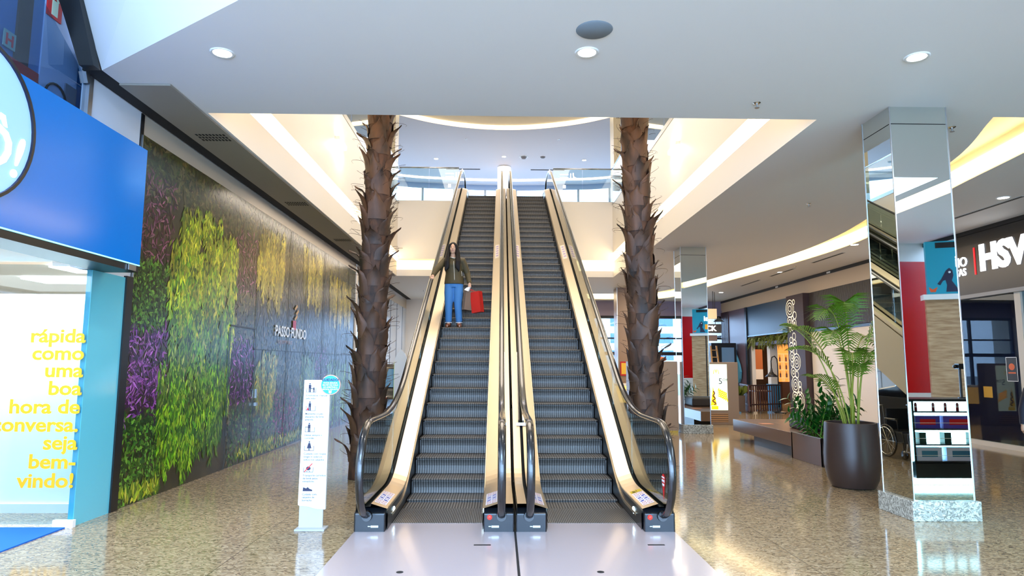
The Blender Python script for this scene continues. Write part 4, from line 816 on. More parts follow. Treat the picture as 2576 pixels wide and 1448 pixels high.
ld = thing('step_ladder', 'wooden step ladder seen above the light-box totem', 'ladder', (9.5,28.2,0)); M_lw = mat('ladder_wood', (206,156,92), .5)
for dx in (0, .35): obj('rail', MB().prism([(9.15+dx,28.2,0),(9.21+dx,28.2,0),(9.05+dx*.7,28.2,2.55),(8.99+dx*.7,28.2,2.55)], (0,.05,0)), M_lw, ld)
for i in range(8): obj('rung', MB().box(9.17-.018*i,9.52-.03*i,28.18,28.28,.3*i+.25,.3*i+.28), M_lw, ld)
dk_ = thing('dark_booth', 'dark booth standing in front of the end windows behind the ladder', 'booth', (10.0,29.4,0)); obj('body', MB().box(9.3,10.4,29.0,29.9,0,2.7), mat('booth_dark', (22,24,30), .4), dk_); obj('screen', MB().box(9.75,10.3,28.985,29.0,1.75,2.5), mat('booth_glass', (120,160,200), .1), dk_)
# totem
tt = thing('lightbox_totem', 'lit advertising totem with yellow print beside the far mirror column', 'totem', (6.4,19.4,0)); ty = 19.30
obj('frame', MB().box(6.02,6.95,ty,ty+.32,.0,1.80), mat('totem_taupe', (140,118,98), .4), tt, bevel=.01); fc = obj('light_face', MB().box(6.10,6.62,ty-.012,ty,.42,1.74), mat('totem_lit', (232,250,228), .4, 0, .62, (236,255,232)), tt)
obj('vent', MB().box(6.10,6.62,ty-.012,ty,.08,.32), mat('vent_wood', (176,130,84), .5), tt)
vs = MB()
for i in range(4): vs.box(6.10,6.62,ty-.014,ty-.011,.11+i*.06,.125+i*.06)
obj('vent_slots', vs, M_dark, tt)
M_yad = mat('ad_yellow', (252,206,20), .4, 0, .5); M_brn = mat('ad_brown', (120,70,30), .4)
text('lettering', '5', .24, M_navy, fc, (6.36,ty-.014,1.17), (1,0,0), (0,0,1), .001, .0); text('lettering', 'Off', .11, M_navy, fc, (6.48,ty-.014,1.25), (1,0,0), (0,0,1), .001)
ad = MB()
for i in range(5): ad.prism([(6.40+.05*i,ty-.014,.78-.03*i),(6.43+.05*i,ty-.014,.78-.03*i),(6.38+.05*i,ty-.014,1.05-.03*i),(6.35+.05*i,ty-.014,1.05-.03*i)], (0,.002,0))
for i in range(4): ad.prism([(6.33,ty-.014,.82+.055*i),(6.60,ty-.014,.72+.055*i),(6.60,ty-.014,.75+.055*i),(6.33,ty-.014,.85+.055*i)], (0,.002,0))
ad.box(6.14,6.34,ty-.014,ty-.012,.44,.54).prism([(6.12,ty-.014,.55),(6.30,ty-.014,.55),(6.20,ty-.014,1.1)], (0,.002,0))
lg = MB().tube([(6.22,ty-.013,1.46),(6.245,ty-.013,1.57),(6.27,ty-.013,1.59),(6.29,ty-.013,1.55),(6.30,ty-.013,1.48),(6.31,ty-.013,1.55),(6.33,ty-.013,1.59),(6.355,ty-.013,1.57),(6.38,ty-.013,1.46)], .010, 6)
obj('arch_logo', lg, M_yad, tt); obj('yellow_print', ad, M_yad, tt); obj('swirl_print', MB().tube([(6.22+.06*math.sin(k*1.3)*(1-k/16),ty-.014,.58+.03*k) for k in range(14)], .018, 5), M_brn, tt)
# beige counter
ct = thing('kiosk_counter', 'plain beige kiosk back wall between the right palm and the far mirror column', 'counter', (3.9,17.2,0)); obj('body', MB().box(3.35,4.55,16.95,17.6,.06,1.80), mat('kiosk_beige', (166,138,110), .45), ct); obj('plinth_strip', MB().box(3.37,4.53,16.94,17.6,0,.06), M_gold, ct)
o_ = one('orange_cloth', MB().sphere((4.15,17.25,1.86), (.2,.14,.07), 12, 8), mat('cloth_orange', (226,120,60), .7), 'orange bundle lying on top of the beige kiosk wall', 'bundle', smooth=True)
dc_ = thing('display_case', 'warm lit display case with white top behind the right palm', 'display case', (4.45,23.6,0)); obj('body', MB().box(4.1,4.9,23.4,24.0,0,.40), M_brown, dc_); obj('lit_front', MB().box(4.1,4.9,23.4,24.0,.40,.98), mat('case_amber', (250,196,96), .4, 0, 1.0), dc_); obj('top', MB().box(3.98,5.0,23.3,24.1,.98,1.05), M_wpaint, dc_)
ev = thing('framed_notice', 'red framed notice on the brown laminated column behind the right palm', 'notice', (4.85,25.88,1.5)); obj('frame', MB().box(4.70,4.98,25.86,25.885,1.30,1.85), mat('sign_red', (190,24,30), .5), ev); obj('sheet', MB().box(4.74,4.94,25.852,25.86,1.36,1.79), mat('sheet_yellow', (236,190,60), .5), ev)
# ------------------------------------------------------------------ bench with planter
bn = thing('bench', 'long brown laminate bench with a planter box at its near end', 'bench', (6.1,13,0)); M_bn = mat('bench_laminate', (108,84,72), .30)
obj('planter_box', MB().box(5.46,6.05,11.30,11.36,0,.47).box(5.46,6.05,12.45,12.51,0,.47).box(5.46,5.52,11.3,12.5,0,.47).box(5.99,6.05,11.3,12.5,0,.47), M_bn, bn, bevel=.004)
obj('soil', MB().box(5.52,5.99,11.36,12.45,.30,.40), mat('soil', (44,34,26), .9), bn); obj('rim', MB().box(5.455,6.055,11.295,11.33,.468,.478).box(5.455,5.49,11.295,12.51,.468,.478).box(6.02,6.055,11.295,12.51,.468,.478), M_alu, bn)
obj('seat_slab', MB().box(5.46,6.05,12.51,15.6,.20,.46).box(6.05,6.75,11.5,15.6,.20,.46), M_bn, bn, bevel=.004); obj('recessed_base', MB().box(5.56,6.6,12.52,14.6,0,.20), mat('bench_base', (64,58,58), .4), bn)
obj('cushion', MB().box(5.85,6.72,12.62,13.5,.46,.74), mat('dark_leather', (48,42,46), .45), bn, bevel=.05)
one('red_booklet', MB().box(5.6,5.85,14.2,14.42,.461,.468), mat('booklet_coral', (214,140,104), .4), 'flat coral-coloured booklet lying on the bench seat', 'booklet')
# ZZ plant
zz = thing('glossy_leaf_plant', 'bushy glossy dark green plant growing in the bench planter box', 'plant', (5.75,11.9,.39)); lf = MB(); stm = MB(); rnd = random.Random(4)
def big_leaf(mb, p, d, n_, l, w):
    d = d.normalized(); s_ = d.cross(n_).normalized(); n_ = s_.cross(d); rows = []
    for k in range(5):
        f = k/4; ww = w*math.sin(PI*(.12+.88*f)**.8)*.9 if f < 1 else .002
        c = p+d*l*f-n_*(l*.25*f*f); rows += [c-s_*ww+n_*ww*.3, c, c+s_*ww+n_*ww*.3]
    mb.add(rows, [q for k in range(4) for q in ((k*3,k*3+1,k*3+4,k*3+3),(k*3+1,k*3+2,k*3+5,k*3+4))])
for i in range(26):
    a = rnd.uniform(0, 6.28); tilt = rnd.uniform(.05,.8) if i > 3 else .12; h = rnd.uniform(.45,.85) if i > 3 else rnd.uniform(.95,1.12); b0 = Vector((5.75+rnd.uniform(-.14,.14), 11.9+rnd.uniform(-.35,.35), .40))
    d = Vector((math.cos(a)*math.sin(tilt), math.sin(a)*math.sin(tilt), math.cos(tilt))); bend = Vector((math.cos(a), math.sin(a), -.3))*.12; pts = [b0+d*h*k/8+bend*(k/8)**2 for k in range(9)]
    stm.tube(pts, [.011-.001*k for k in range(9)], 5)
    for k in range(2, 9):
        for sd in (-1, 1):
            t_ = (pts[k]-pts[k-1]).normalized(); sv = t_.cross(Vector((math.sin(a), -math.cos(a), .3))).normalized()*sd; big_leaf(lf, pts[k], sv*.8+t_*.7, t_, rnd.uniform(.12,.19), rnd.uniform(.032,.05))
obj('leaves', lf, M_leaf2, zz, True); obj('stems', stm, M_leaf, zz, True)
# pot and areca palm
pt = thing('plant_pot', 'tall dark brown round plant pot left of the near mirror column', 'pot', (5.02,9.52,0)); P = (5.02,9.52,0)
obj('body', MB().lathe([(0,0),(.26,0),(.29,.015),(.335,.12),(.365,.28),(.37,.45),(.355,.70),(.345,.88),(.34,.90),(.315,.90),(.312,.80),(.0,.80)], P, 40), mat('pot_brown', (62,46,40), .38), pt, 'auto'); obj('soil', MB().lathe([(0,.83),(.313,.83)], P, 24), mat('soil', (44,34,26), .9), pt)
ap = thing('areca_palm', 'feathery green palm growing in the tall dark brown pot', 'plant', (5.02,9.52,.82)); lf = MB(); stm = MB(); rnd = random.Random(9)
def frond(b0, top, tip, ll, n):
    b0, top, tip = Vector(b0), Vector(top), Vector(tip); pts = []; lf = MB()
    for k in range(25): t_ = k/24; pts.append(b0*(1-t_)**2+top*2*t_*(1-t_)+tip*t_*t_)
    for i in range(n):
        f = .42+.57*i/(n-1); k = min(23, int(f*24)); p = pts[k].lerp(pts[k+1], f*24-k); t_ = (pts[k+1]-pts[k]).normalized(); sd0 = t_.cross(Vector((0,0,1)))
        sd0 = sd0.normalized() if sd0.length > .05 else Vector((1,0,0)); nz = sd0.cross(t_)
        l_ = ll*math.sin(PI*(.18+.78*i/(n-1)))**.7*rnd.uniform(.85,1.1)
        for s_ in (-1, 1):
            d = (sd0*s_*.85+t_*.55+nz*.28).normalized(); w = .0125; m1 = p+d*l_*.5; e_ = p+d*l_+Vector((0,0,-.30*l_)); wv_ = t_*w
            lf.add([p-wv_*.5, p+wv_*.5, m1+wv_, e_, m1-wv_], [(0,1,2,4),(4,2,3)])
    fo = obj('frond', lf, M_leaf, ap); obj('rachis', MB().tube(pts, [.013-.0105*k/24 for k in range(25)], 5), M_stem, fo, True)
for b0, top, tip, ll, n in (((4.98,9.45,.83),(4.83,9.5,2.1),(4.20,9.6,1.92),.36,24),((5.05,9.5,.83),(4.98,9.5,3.0),(4.52,9.3,2.35),.40,26),((5.08,9.55,.83),(5.1,9.6,3.1),(4.98,9.45,2.5),.42,26),((5.1,9.48,.83),(5.2,9.3,2.9),(5.75,9.2,2.25),.40,26),
        ((5.02,9.6,.83),(4.9,10.0,2.6),(4.55,10.5,2.2),.40,24),((4.95,9.5,.83),(4.75,9.4,1.6),(4.32,9.25,1.55),.30,20),((5.15,9.55,.83),(5.25,9.5,2.2),(5.20,9.1,1.80),.34,22),((5.0,9.42,.83),(4.95,9.2,2.2),(4.75,8.85,1.78),.32,22),((5.05,9.55,.83),(5.3,9.8,2.6),(5.8,10.1,2.0),.36,22),((4.95,9.55,.83),(4.7,9.7,2.3),(4.25,9.9,2.3),.36,24),((5.12,9.5,.83),(5.12,9.4,2.0),(4.98,9.1,1.62),.30,20),((5.06,9.5,.83),(4.9,9.45,2.7),(4.6,9.2,2.0),.36,24)):
    frond(b0, top, tip, ll, n)
obj('cane', MB().tube([(5.05,9.5,.82),(5.05,9.5,1.2),(5.055,9.5,1.42)], [.034,.028,.014], 8).tube([(5.15,9.55,.82),(5.16,9.55,1.1)], [.022,.014], 8), mat('cane_green', (140,150,50), .4), ap, True)
# ------------------------------------------------------------------ kiosk, red wall, poster: seen in the mirrors
kk = thing('product_kiosk', 'bright turquoise-lit kiosk shelf of boxed products, mirrored in the near column', 'kiosk', (6.6,5.0,0)); KY = 5.30
M_kl = mat('kiosk_light', (190,245,255), .5, 0, 13, (165,240,255)); M_kb = mat('kiosk_black', (16,20,24), .3)
obj('carcass', MB().box(5.60,7.30,4.70,KY-.22,.10,1.22).box(5.72,7.30,4.7,KY,1.19,1.225).box(6.0,7.30,KY-.25,KY,.10,.31), M_kb, kk); obj('lit_side', MB().box(5.62,5.98,KY-.05,KY,.34,1.18), M_kl, kk); obj('base_light', MB().box(5.65,7.30,KY-.05,KY-.02,.012,.055).box(5.65,7.30,KY-.05,KY-.02,.065,.10), M_kl, kk)
obj('back_light', MB().box(6.02,7.2,KY-.22,KY-.21,.33,1.19), mat('kiosk_glow', (200,245,255), .5, 0, 5, (180,240,255)), kk)
for z_ in (.32,.56,.78,1.03): obj('shelf', MB().box(6.0,7.22,KY-.22,KY,z_,z_+.02), M_kb, kk)
for z_ in (.42,.66,.88,1.11): obj('shelf_rail', MB().box(6.0,7.22,KY-.004,KY,z_,z_+.006), M_wpaint, kk)
obj('upright', MB().box(5.99,6.02,KY-.22,KY,.3,1.2).box(7.2,7.23,KY-.22,KY,.3,1.2), M_kb, kk)
def pbox(x, z, w, h, c, c2, lab):
    t = thing('product_box', lab, 'box', (x,KY-.1,z)); obj('carton', MB().box(x-w/2,x+w/2,KY-.18,KY-.04,z,z+h), mat('carton_%d_%d_%d' % c, c, .4), t); obj('window', MB().box(x-w*.32,x+w*.32,KY-.041,KY-.037,z+h*.3,z+h*.75), mat('print_%d_%d_%d' % c2, c2, .4), t)
pbox(6.24,.80,.36,.18,(70,60,170),(200,20,24),'violet product box with red window on the kiosk shelf, left of two'); pbox(6.72,.80,.50,.18,(86,70,180),(206,24,30),'wide violet product box with red window on the kiosk shelf, right of two')
pbox(6.24,.34,.36,.19,(190,200,235),(60,120,160),'pale product box with blue window on the lowest kiosk shelf, left of two'); pbox(6.72,.34,.46,.19,(196,204,238),(54,110,150),'wide pale product box with blue window on the lowest kiosk shelf, right of two')
for i, x in enumerate((6.10,6.36,6.54,6.72,6.90)): one('bottle', MB().lathe([(0,1.05),(.02,1.05),(.02,1.15),(.008,1.17),(0,1.17)], (x,KY-.08,0), 10), mat('bottle_red', (120,14,20), .25), 'slim dark red bottle on the top kiosk shelf', 'bottle', 'red bottles on the top kiosk shelf', True)
for i, x in enumerate((6.16,6.53,6.92)): one('tall_pack', MB().box(x-.05,x+.05,KY-.16,KY-.05,.58,.74), mat('pack_dark', (20,60,56), .3), 'dark green pack on the third kiosk shelf', 'pack', 'dark packs on the third kiosk shelf')
st_ = thing('pole_scanner', 'black pole with a small device on top of the kiosk counter', 'device', (6.95,5.0,1.225)); obj('pole', MB().tube([(6.95,5.0,1.225),(6.95,5.0,1.72)], .018, 8).disc((6.95,5.0,1.225), .05, h=.015), M_black, st_); obj('head', MB().box(6.90,7.0,4.96,5.06,1.66,1.74).sphere((6.88,5.0,1.70), .03), M_black, st_)
struct('wall_red', MB().box(7.6,11.3,-1.30,-1.2,1.06,4.30), M_red); struct('wall_red_dado', MB().box(7.6,11.3,-1.30,-1.2,0,1.06).box(7.6,11.3,-1.30,-1.2,4.3,ZC), M_white)
ps = thing('toucan_poster', 'teal lightbox poster of a dark bird over the wood pier, seen mirrored in the columns', 'poster', (9.7,-.4,3.3)); ex = Vector((.93,.37,0)); org = Vector((9.88,-.05,0)); nn = Vector((-.37,.93,0))
def PP(a, z, o=0): q = org+ex*a+nn*o; return (q.x,q.y,z)
obj('box', MB().prism([PP(0,3.36,-.15),PP(1.5,3.36,-.15),PP(1.5,3.36),PP(0,3.36)], (0,0,1.22)), mat('poster_teal', (16,120,146), .35, 0, .35), ps); obj('top_strip', MB().prism([PP(.2,4.42,.002),PP(1.5,4.42,.002),PP(1.5,4.55,.002),PP(.2,4.55,.002)], Vector(nn)*.004), M_black, ps)
bd = MB(); bd.prism([PP(.10+a*.62,3.40+(z-3.40)*.85,.004) for a, z in ((.15,3.62),(.28,3.74),(.45,3.98),(.56,4.05),(.66,3.98),(.68,3.84),(.62,3.70),(.74,3.55),(.86,3.40),(.42,3.40),(.46,3.58),(.42,3.72),(.34,3.70),(.24,3.58))], Vector(nn)*.004); obj('bird_shape', bd, mat('bird_dark', (34,34,66), .4), ps)
obj('bird_eye', MB().sphere(PP(.10+.56*.62,3.40+.53*.85,.012), .025), M_wpaint, ps); obj('leaf_shape', MB().prism([PP(.05,3.40,.004),PP(.15,3.40,.004),PP(.20,3.52,.004),PP(.10,3.46,.004),PP(0.02,3.52,.004)], Vector(nn)*.004), mat('leaf_red', (230,90,40), .4), ps)
text('lettering', 'bosi', .36, M_text_white, ps, PP(1.16,3.98,.012), -ex, (0,0,1), .003, .03); obj('orange_band', MB().prism([PP(.62,3.55,.006),PP(1.2,3.55,.006),PP(1.2,3.80,.006),PP(.62,3.80,.006)], Vector(nn)*.004), mat('band_orange', (250,160,20), .4, 0, .2), ps)
sh_ = one('white_shelf', MB().prism([PP(-.12,3.22,-.2),PP(1.6,3.22,-.2),PP(1.6,3.22,.12),PP(-.12,3.22,.12)], (0,0,.12)), M_wpaint, 'white ledge under the teal bird poster, seen mirrored in the columns', 'ledge')
wp = thing('wood_pier', 'pale wood-tiled pier under the teal poster with a dark slot, seen mirrored in the columns', 'pier', (9.9,-.3,0)); M_wt = mat('wood_tile', (190,150,110), .4); noise_tint(M_wt, 3, (160,122,86), (206,172,134), (1,1,7), 3)
obj('body', MB().prism([PP(-.05,0,-.15),PP(.62,0,-.15),PP(.62,0,0),PP(-.05,0,0)], (0,0,3.22)).prism([PP(.68,0,-.15),PP(1.5,0,-.15),PP(1.5,0,0),PP(.68,0,0)], (0,0,3.22)), M_wt, wp); obj('slot', MB().prism([PP(.62,0,-.15),PP(.68,0,-.15),PP(.68,0,-.06),PP(.62,0,-.06)], (0,0,3.22)), M_black, wp)
obj('paper_sheet', MB().prism([PP(.80,1.75,.002),PP(.98,1.75,.002),PP(.98,2.10,.002),PP(.80,2.10,.002)], Vector(nn)*.003), M_wpaint, wp)
# ------------------------------------------------------------------ wheelchair under the right escalator
wc = thing('wheelchair', 'folding black wheelchair parked under the right escalator, seen in the near column mirror', 'wheelchair', (1.55,12.5,0)); wx, wy = 1.55, 12.5
for s_ in (-1, 1):
    X = wx+s_*.30
    w = obj('wheel', MB().lathe([(.285,-.015),(.30,-.018),(.305,0),(.30,.018),(.285,.015)], (X,wy+.15,.305), 28, 'x'), M_rubber, wc, True); sp_ = MB()
    for k in range(12): a = PI*k/6; sp_.tube([(X,wy+.15,.305),(X,wy+.15+.285*math.cos(a),.305+.285*math.sin(a))], .003, 4, False)
    obj('spokes', sp_, M_chrome, w); obj('push_rim', MB().lathe([(.25,s_*.03),(.262,s_*.035),(.25,s_*.04)], (X,wy+.15,.305), 28, 'x'), M_chrome, w, True)
    obj('caster', MB().lathe([(0,-.018),(.085,-.018),(.09,0),(.085,.018),(0,.018)], (X-s_*.04,wy-.32,.092), 18, 'x'), M_rubber, wc, True)
    obj('side_frame', MB().tube([(X-s_*.03,wy+.28,.95),(X-s_*.03,wy+.22,.48),(X-s_*.03,wy-.28,.48),(X-s_*.03,wy-.40,.16)], .012, 6).tube([(X-s_*.03,wy+.22,.30),(X-s_*.03,wy-.30,.30),(X-s_*.04,wy-.32,.10)], .012, 6).tube([(X-s_*.03,wy+.22,.70),(X-s_*.03,wy-.15,.70),(X-s_*.03,wy-.18,.48)], .012, 6), M_black, wc, True)
    obj('armrest', MB().box(X-s_*.03-.03,X-s_*.03+.03,wy-.15,wy+.2,.70,.73), M_rubber, wc, bevel=.01); obj('push_handle', MB().tube([(X-s_*.03,wy+.28,.95),(X-s_*.03,wy+.40,.95)], .018, 8), M_rubber, wc, True)
    obj('foot_rest', MB().box(X-s_*.03-s_*.16 if s_ > 0 else X+.03,X-s_*.03 if s_ > 0 else X+.19,wy-.50,wy-.38,.14,.16).tube([(X-s_*.03,wy-.40,.16),(X-s_*.03,wy-.44,.30)], .012, 6), M_chrome, wc)
obj('seat', MB().box(wx-.25,wx+.25,wy-.26,wy+.2,.47,.50), mat('wheelchair_vinyl', (20,22,28), .5), wc, bevel=.01); obj('backrest', MB().box(wx-.25,wx+.25,wy+.21,wy+.25,.50,.90), mat('wheelchair_vinyl', (20,22,28), .5), wc, bevel=.01)
struct('wall_under_escalator', MB().box(.12,.22,11.6,22.5,0,1.0), M_dark)
# ------------------------------------------------------------------ car and board behind the left escalator
cr = thing('car', 'black car on display seen between the left palm and the escalator', 'car', (-1.85,16.6,0)); cx0, cx1 = -2.85, -1.10; M_car = mat('car_black', (12,13,15), .12, 0, coat=.6)
prof = [(14.75,.38),(14.68,.62),(14.72,.98),(14.90,1.10),(15.25,1.62),(15.7,1.70),(16.6,1.68),(17.3,1.22),(18.3,1.08),(18.6,.85),(18.62,.42)]
obj('body', MB().prism([(cx0+.04,y,z) for y, z in prof], (cx1-cx0-.08,0,0)), M_car, cr, bevel=.05)
obj('rear_window', MB().prism([(cx0+.20,14.98,1.17),(cx1-.20,14.98,1.17),(cx1-.32,15.24,1.57),(cx0+.32,15.24,1.57)], (0,-.05,.02)), mat('car_glass', (60,120,160), .05), cr)
obj('side_window', MB().prism([(cx0+.03,15.3,1.15),(cx0+.03,15.45,1.55),(cx0+.03,16.5,1.55),(cx0+.03,17.1,1.18)], (.03,0,0)), mat('car_glass', (60,120,160), .05), cr)
for s_, X in ((-1,cx0),(1,cx1)):
    tl = obj('tail_light', MB().box(X+.06 if s_ < 0 else X-.36,X+.36 if s_ < 0 else X-.06,14.62,14.74,.72,.98), mat('tail_red', (190,10,16), .2, 0, .15), cr, bevel=.02)
    for y in (15.3, 17.75): obj('wheel', MB().lathe([(0,-.1),(.30,-.1),(.33,-.06),(.33,.06),(.30,.1),(0,.1)], (X-s_*.10,y,.33), 24, 'x'), M_rubber, cr, True)
obj('bumper', MB().box(cx0+.08,cx1-.08,14.58,14.75,.36,.60), M_car, cr, bevel=.03); obj('number_plate', MB().box(-2.15,-1.75,14.565,14.58,.62,.75), mat('plate_grey', (190,190,190), .4), cr)
bb = thing('display_board', 'narrow pale standing board with a rounded top beside the black car', 'board', (-2.12,14.2,0)); obj('board', MB().prism([(-2.25,14.2,.06),(-1.98,14.2,.06),(-1.98,14.2,1.75),(-2.03,14.2,1.93),(-2.12,14.2,2.02),(-2.20,14.2,1.93),(-2.25,14.2,1.75)], (0,.03,0)), mat('board_cream', (226,222,214), .3), bb); obj('foot', MB().box(-2.28,-1.95,14.05,14.38,0,.06), M_alu, bb); obj('edge', MB().box(-2.258,-2.25,14.195,14.235,.06,1.75), mat('edge_green', (190,210,80), .4), bb)
# ------------------------------------------------------------------ people
def fused(name, mb, material, parent, voxel=.012, smooth=4, clip=None):
    me = bpy.data.meshes.new('t'); me.from_pydata([tuple(p) for p in mb.v], [], mb.f); me.update(); bm = bmesh.new(); bm.from_mesh(me); bmesh.ops.recalc_face_normals(bm, faces=bm.faces); bm.to_mesh(me); bm.free()
    t = bpy.data.objects.new('t', me); C.objects.link(t); r = t.modifiers.new('r', 'REMESH'); r.mode = 'VOXEL'; r.voxel_size = voxel
    s_ = t.modifiers.new('s', 'SMOOTH'); s_.iterations = smooth; s_.factor = .5
    dg = bpy.context.evaluated_depsgraph_get(); m2 = bpy.data.meshes.new_from_object(t.evaluated_get(dg)); bpy.data.objects.remove(t)
    for p in m2.polygons: p.use_smooth = True
    m2.materials.clear(); m2.materials.append(material); m2.name = name; o = bpy.data.objects.new(name, m2); C.objects.link(o)
    if parent is not None: o.parent = parent; o.matrix_parent_inverse = wmat(parent).inverted()
    return o
def V(*a): return Vector(a)
def hand(mb, wrist, direc, palm_n, side, curl=.6, s=1.0):
    """palm with four bent fingers and a thumb leaving its side; direc = wrist to knuckles, palm_n = out of the palm"""
    d = Vector(direc).normalized(); n = Vector(palm_n).normalized(); u = d.cross(n).normalized()*side; n = u.cross(d).normalized()*(1 if u.cross(d).dot(n) > 0 else -1); w = Vector(wrist)
    mb.tube([w-d*.02*s, w+d*.03*s, w+d*.085*s], [.024*s,.034*s,.036*s], 10, True, flat=(1.0,1.0)); L_ = (.070,.080,.074,.058)
    for i in range(4):
        b0 = w+d*.078*s+u*(.029-.0195*i)*s; l_ = L_[i]*s; a1, a2, a3 = curl*.6, curl*1.5, curl*2.3
        dr = lambda a: d*math.cos(a)+n*math.sin(a); p1 = b0+dr(a1)*l_*.45; p2 = p1+dr(a2)*l_*.32; p3 = p2+dr(a3)*l_*.25; mb.tube([b0-d*.02*s, b0, p1, p2, p3], [.0095*s,.0095*s,.009*s,.0083*s,.007*s], 8)
    t0 = w+d*.025*s+u*.028*s; t1 = t0+(u*.75+d*.5+n*.25).normalized()*.036*s; t2 = t1+(d*.85+u*.15+n*.5).normalized()*.030*s; mb.tube([t0-u*.012*s, t0, t1, t2], [.012*s,.0125*s,.011*s,.008*s], 8)
def person(label, base, P, col, look=None):
    """P: joints in world space"""
    t = thing('person', label, 'person', base); skin = mat('skin_'+col['skin'], {'light': (205,160,132), 'tan': (182,132,104)}[col['skin']], .5); bd = MB(); h = P['head']; f = V(0,-1,0)
    bd.sphere(h, (.074,.090,.108), 20, 14); bd.sphere(h+V(0,-.020,-.050), (.058,.068,.070), 16, 10); bd.sphere(h+V(0,-.052,-.092), (.026,.024,.020), 10, 8)
    bd.tube([h+V(0,-.084,.018), h+V(0,-.100,-.018), h+V(0,-.094,-.030)], [.009,.013,.013], 8)
    for s_ in (-1, 1): bd.sphere(h+V(s_*.074,.008,-.012), (.010,.020,.032), 8, 6); bd.sphere(h+V(s_*.036,-.068,-.028), (.022,.016,.018), 8, 6)
    bd.tube([h+V(0,.012,-.07), h+V(0,.012,-.16), P['chest']+V(0,0,.10)], [.052,.050,.075], 14)
    bd.tube([P['chest']+V(0,0,.13), P['chest'], P['waist'], P['hip']], [.10,.13,.115,.135], 16, True, flat=(.72,1.0))
    for s_ in ('l', 'r'):
        bd.tube([P['chest']+V(0,0,.08), P['sh_'+s_], P['el_'+s_], P['wr_'+s_]], [.06,.052,.040,.026], 12); hd_ = P['hand_'+s_]; hand(bd, P['wr_'+s_], hd_[0], hd_[1], hd_[2], hd_[3])
        bd.tube([P['hip'], P['hp_'+s_], P['kn_'+s_], P['an_'+s_]], [.09,.085,.055,.038], 12); bd.tube([P['an_'+s_], P['an_'+s_]+V(0,-.08,-.05), P['toe_'+s_]], [.038,.034,.026], 10)
    body = fused('body', bd, skin, t, .0085, 3)
    # face
    ey = MB(); br = MB(); wh = MB()
    for s_ in (-1, 1):
        wh.sphere(h+V(s_*.031,-.0745,.004), (.0155,.008,.0075), 10, 8); ey.sphere(h+V(s_*.031,-.0815,.004), (.0068,.003,.0068), 8, 6)
        br.tube([h+V(s_*.015,-.086,.028), h+V(s_*.032,-.084,.031), h+V(s_*.050,-.074,.025)], [.0025,.003,.0015], 6)
    e_ = obj('eyes', wh, mat('eye_white', (232,226,220), .3), t, True); obj('iris', ey, mat('eye_dark', (40,26,20), .2), e_, True); obj('eyebrows', br, mat('brow_dark', (46,32,26), .7), t, True)
    obj('lips', MB().tube([h+V(-.024,-.083,-.058), h+V(-.008,-.0915,-.055), h+V(.008,-.0915,-.055), h+V(.024,-.083,-.058)], [.003,.0065,.0065,.003], 8), mat('lip_rose', (172,92,84), .4), t, True)
    # hair
    hm = MB(); hm.sphere(h+V(0,.022,.022), (.088,.096,.112), 18, 12)
    if col['hair'] == 'long':
        hm.sphere(h+V(0,.035,-.05), (.092,.075,.12), 16, 10)
        for s_ in (-1, 1):
            for o, w in ((.0,1.0),(.022,.9),(-.016,.8)):
                hm.tube([h+V(s_*.026,-.030+o,.098), h+V(s_*(.072+o*.4),-.042+o,.050), h+V(s_*(.088+o*.5),-.030+o,-.04), h+V(s_*(.100+o*.9),-.062+o,-.16), h+V(s_*(.104+o*1.2),-.118+o*.4,-.28), h+V(s_*(.098+o*1.6),-.135,-.40-o*2), h+V(s_*(.090+o*1.6),-.132,-.45-o*2)], [.020*w,.028*w,.032*w,.038*w,.036*w,.026*w,.010], 10, True)
        hm.tube([h+V(0,.08,.02), h+V(0,.095,-.12), h+V(0,.12,-.26), h+V(0,.14,-.42)], [.075,.095,.095,.05], 12, True, flat=(.5,1.25))
    obj_h = fused('hair', hm, mat('hair_'+col['hair'], (20,15,15), .62, spec=.25), t, .010, 7)
    # clothes
    j = MB(); j.tube([P['chest']+V(0,0,.165), P['chest']+V(0,0,.12), P['chest']+V(0,0,.0), P['waist']+V(0,0,.03), P['hip']+V(0,0,.05), P['hip']+V(0,0,-.035)], [.072,.130,.178,.168,.190,.198], 20, True, flat=(.74,1.0))
    j.sphere(P['chest']+V(0,-.055,-.0), (.135,.085,.085), 14, 10)
    for s_ in ('l', 'r'):
        sh, el, wr = P['sh_'+s_], P['el_'+s_], P['wr_'+s_]; j.tube([P['chest']+V(0,0,.10), sh+V(0,0,.0), sh.lerp(el,.5), el, el.lerp(wr,.6), wr], [.075,.078,.068,.060,.050,.043], 14)
    jk = fused('jacket', j, mat('jacket_'+col['name'], col['top'], .7), t, .011, 4); c = P['chest']
    if col.get('zip'):
        from mathutils.bvhtree import BVHTree
        bt = BVHTree.FromPolygons([v.co for v in jk.data.vertices], [tuple(p.vertices) for p in jk.data.polygons]); zp = []
        for k in range(14):
            q = c.lerp(P['hip'], k/13*1.12-.22); hit = bt.ray_cast(V(q.x+.012+.006*k/13, q.y-1, q.z), V(0,1,0))[0]; zp.append(hit+V(0,-.003,0) if hit else V(q.x+.012,q.y-.15,q.z))
        obj('zip', MB().tube(zp, .0055, 6), mat('zip_white', (214,206,190), .4), jk, True)
        obj('collar', MB().tube([c+V(-.07,-.05,.165), c+V(-.03,-.085,.15), c+V(.02,-.10,.135), c+V(.06,-.075,.155)], [.008,.011,.011,.008], 6), mat('collar_pale', (206,200,186), .6), jk, True)
        obj('pocket_zip', MB().tube([P['waist']+V(.150,-.085,.06), P['waist']+V(.165,-.080,-.04)], .004, 5), mat('zip_white', (214,206,190), .4), jk, True)
    tr = MB(); tr.tube([P['hip']+V(0,0,.07), P['hip'], P['hip']+V(0,0,-.10)], [.140,.160,.150], 18, True, flat=(.72,1.0))
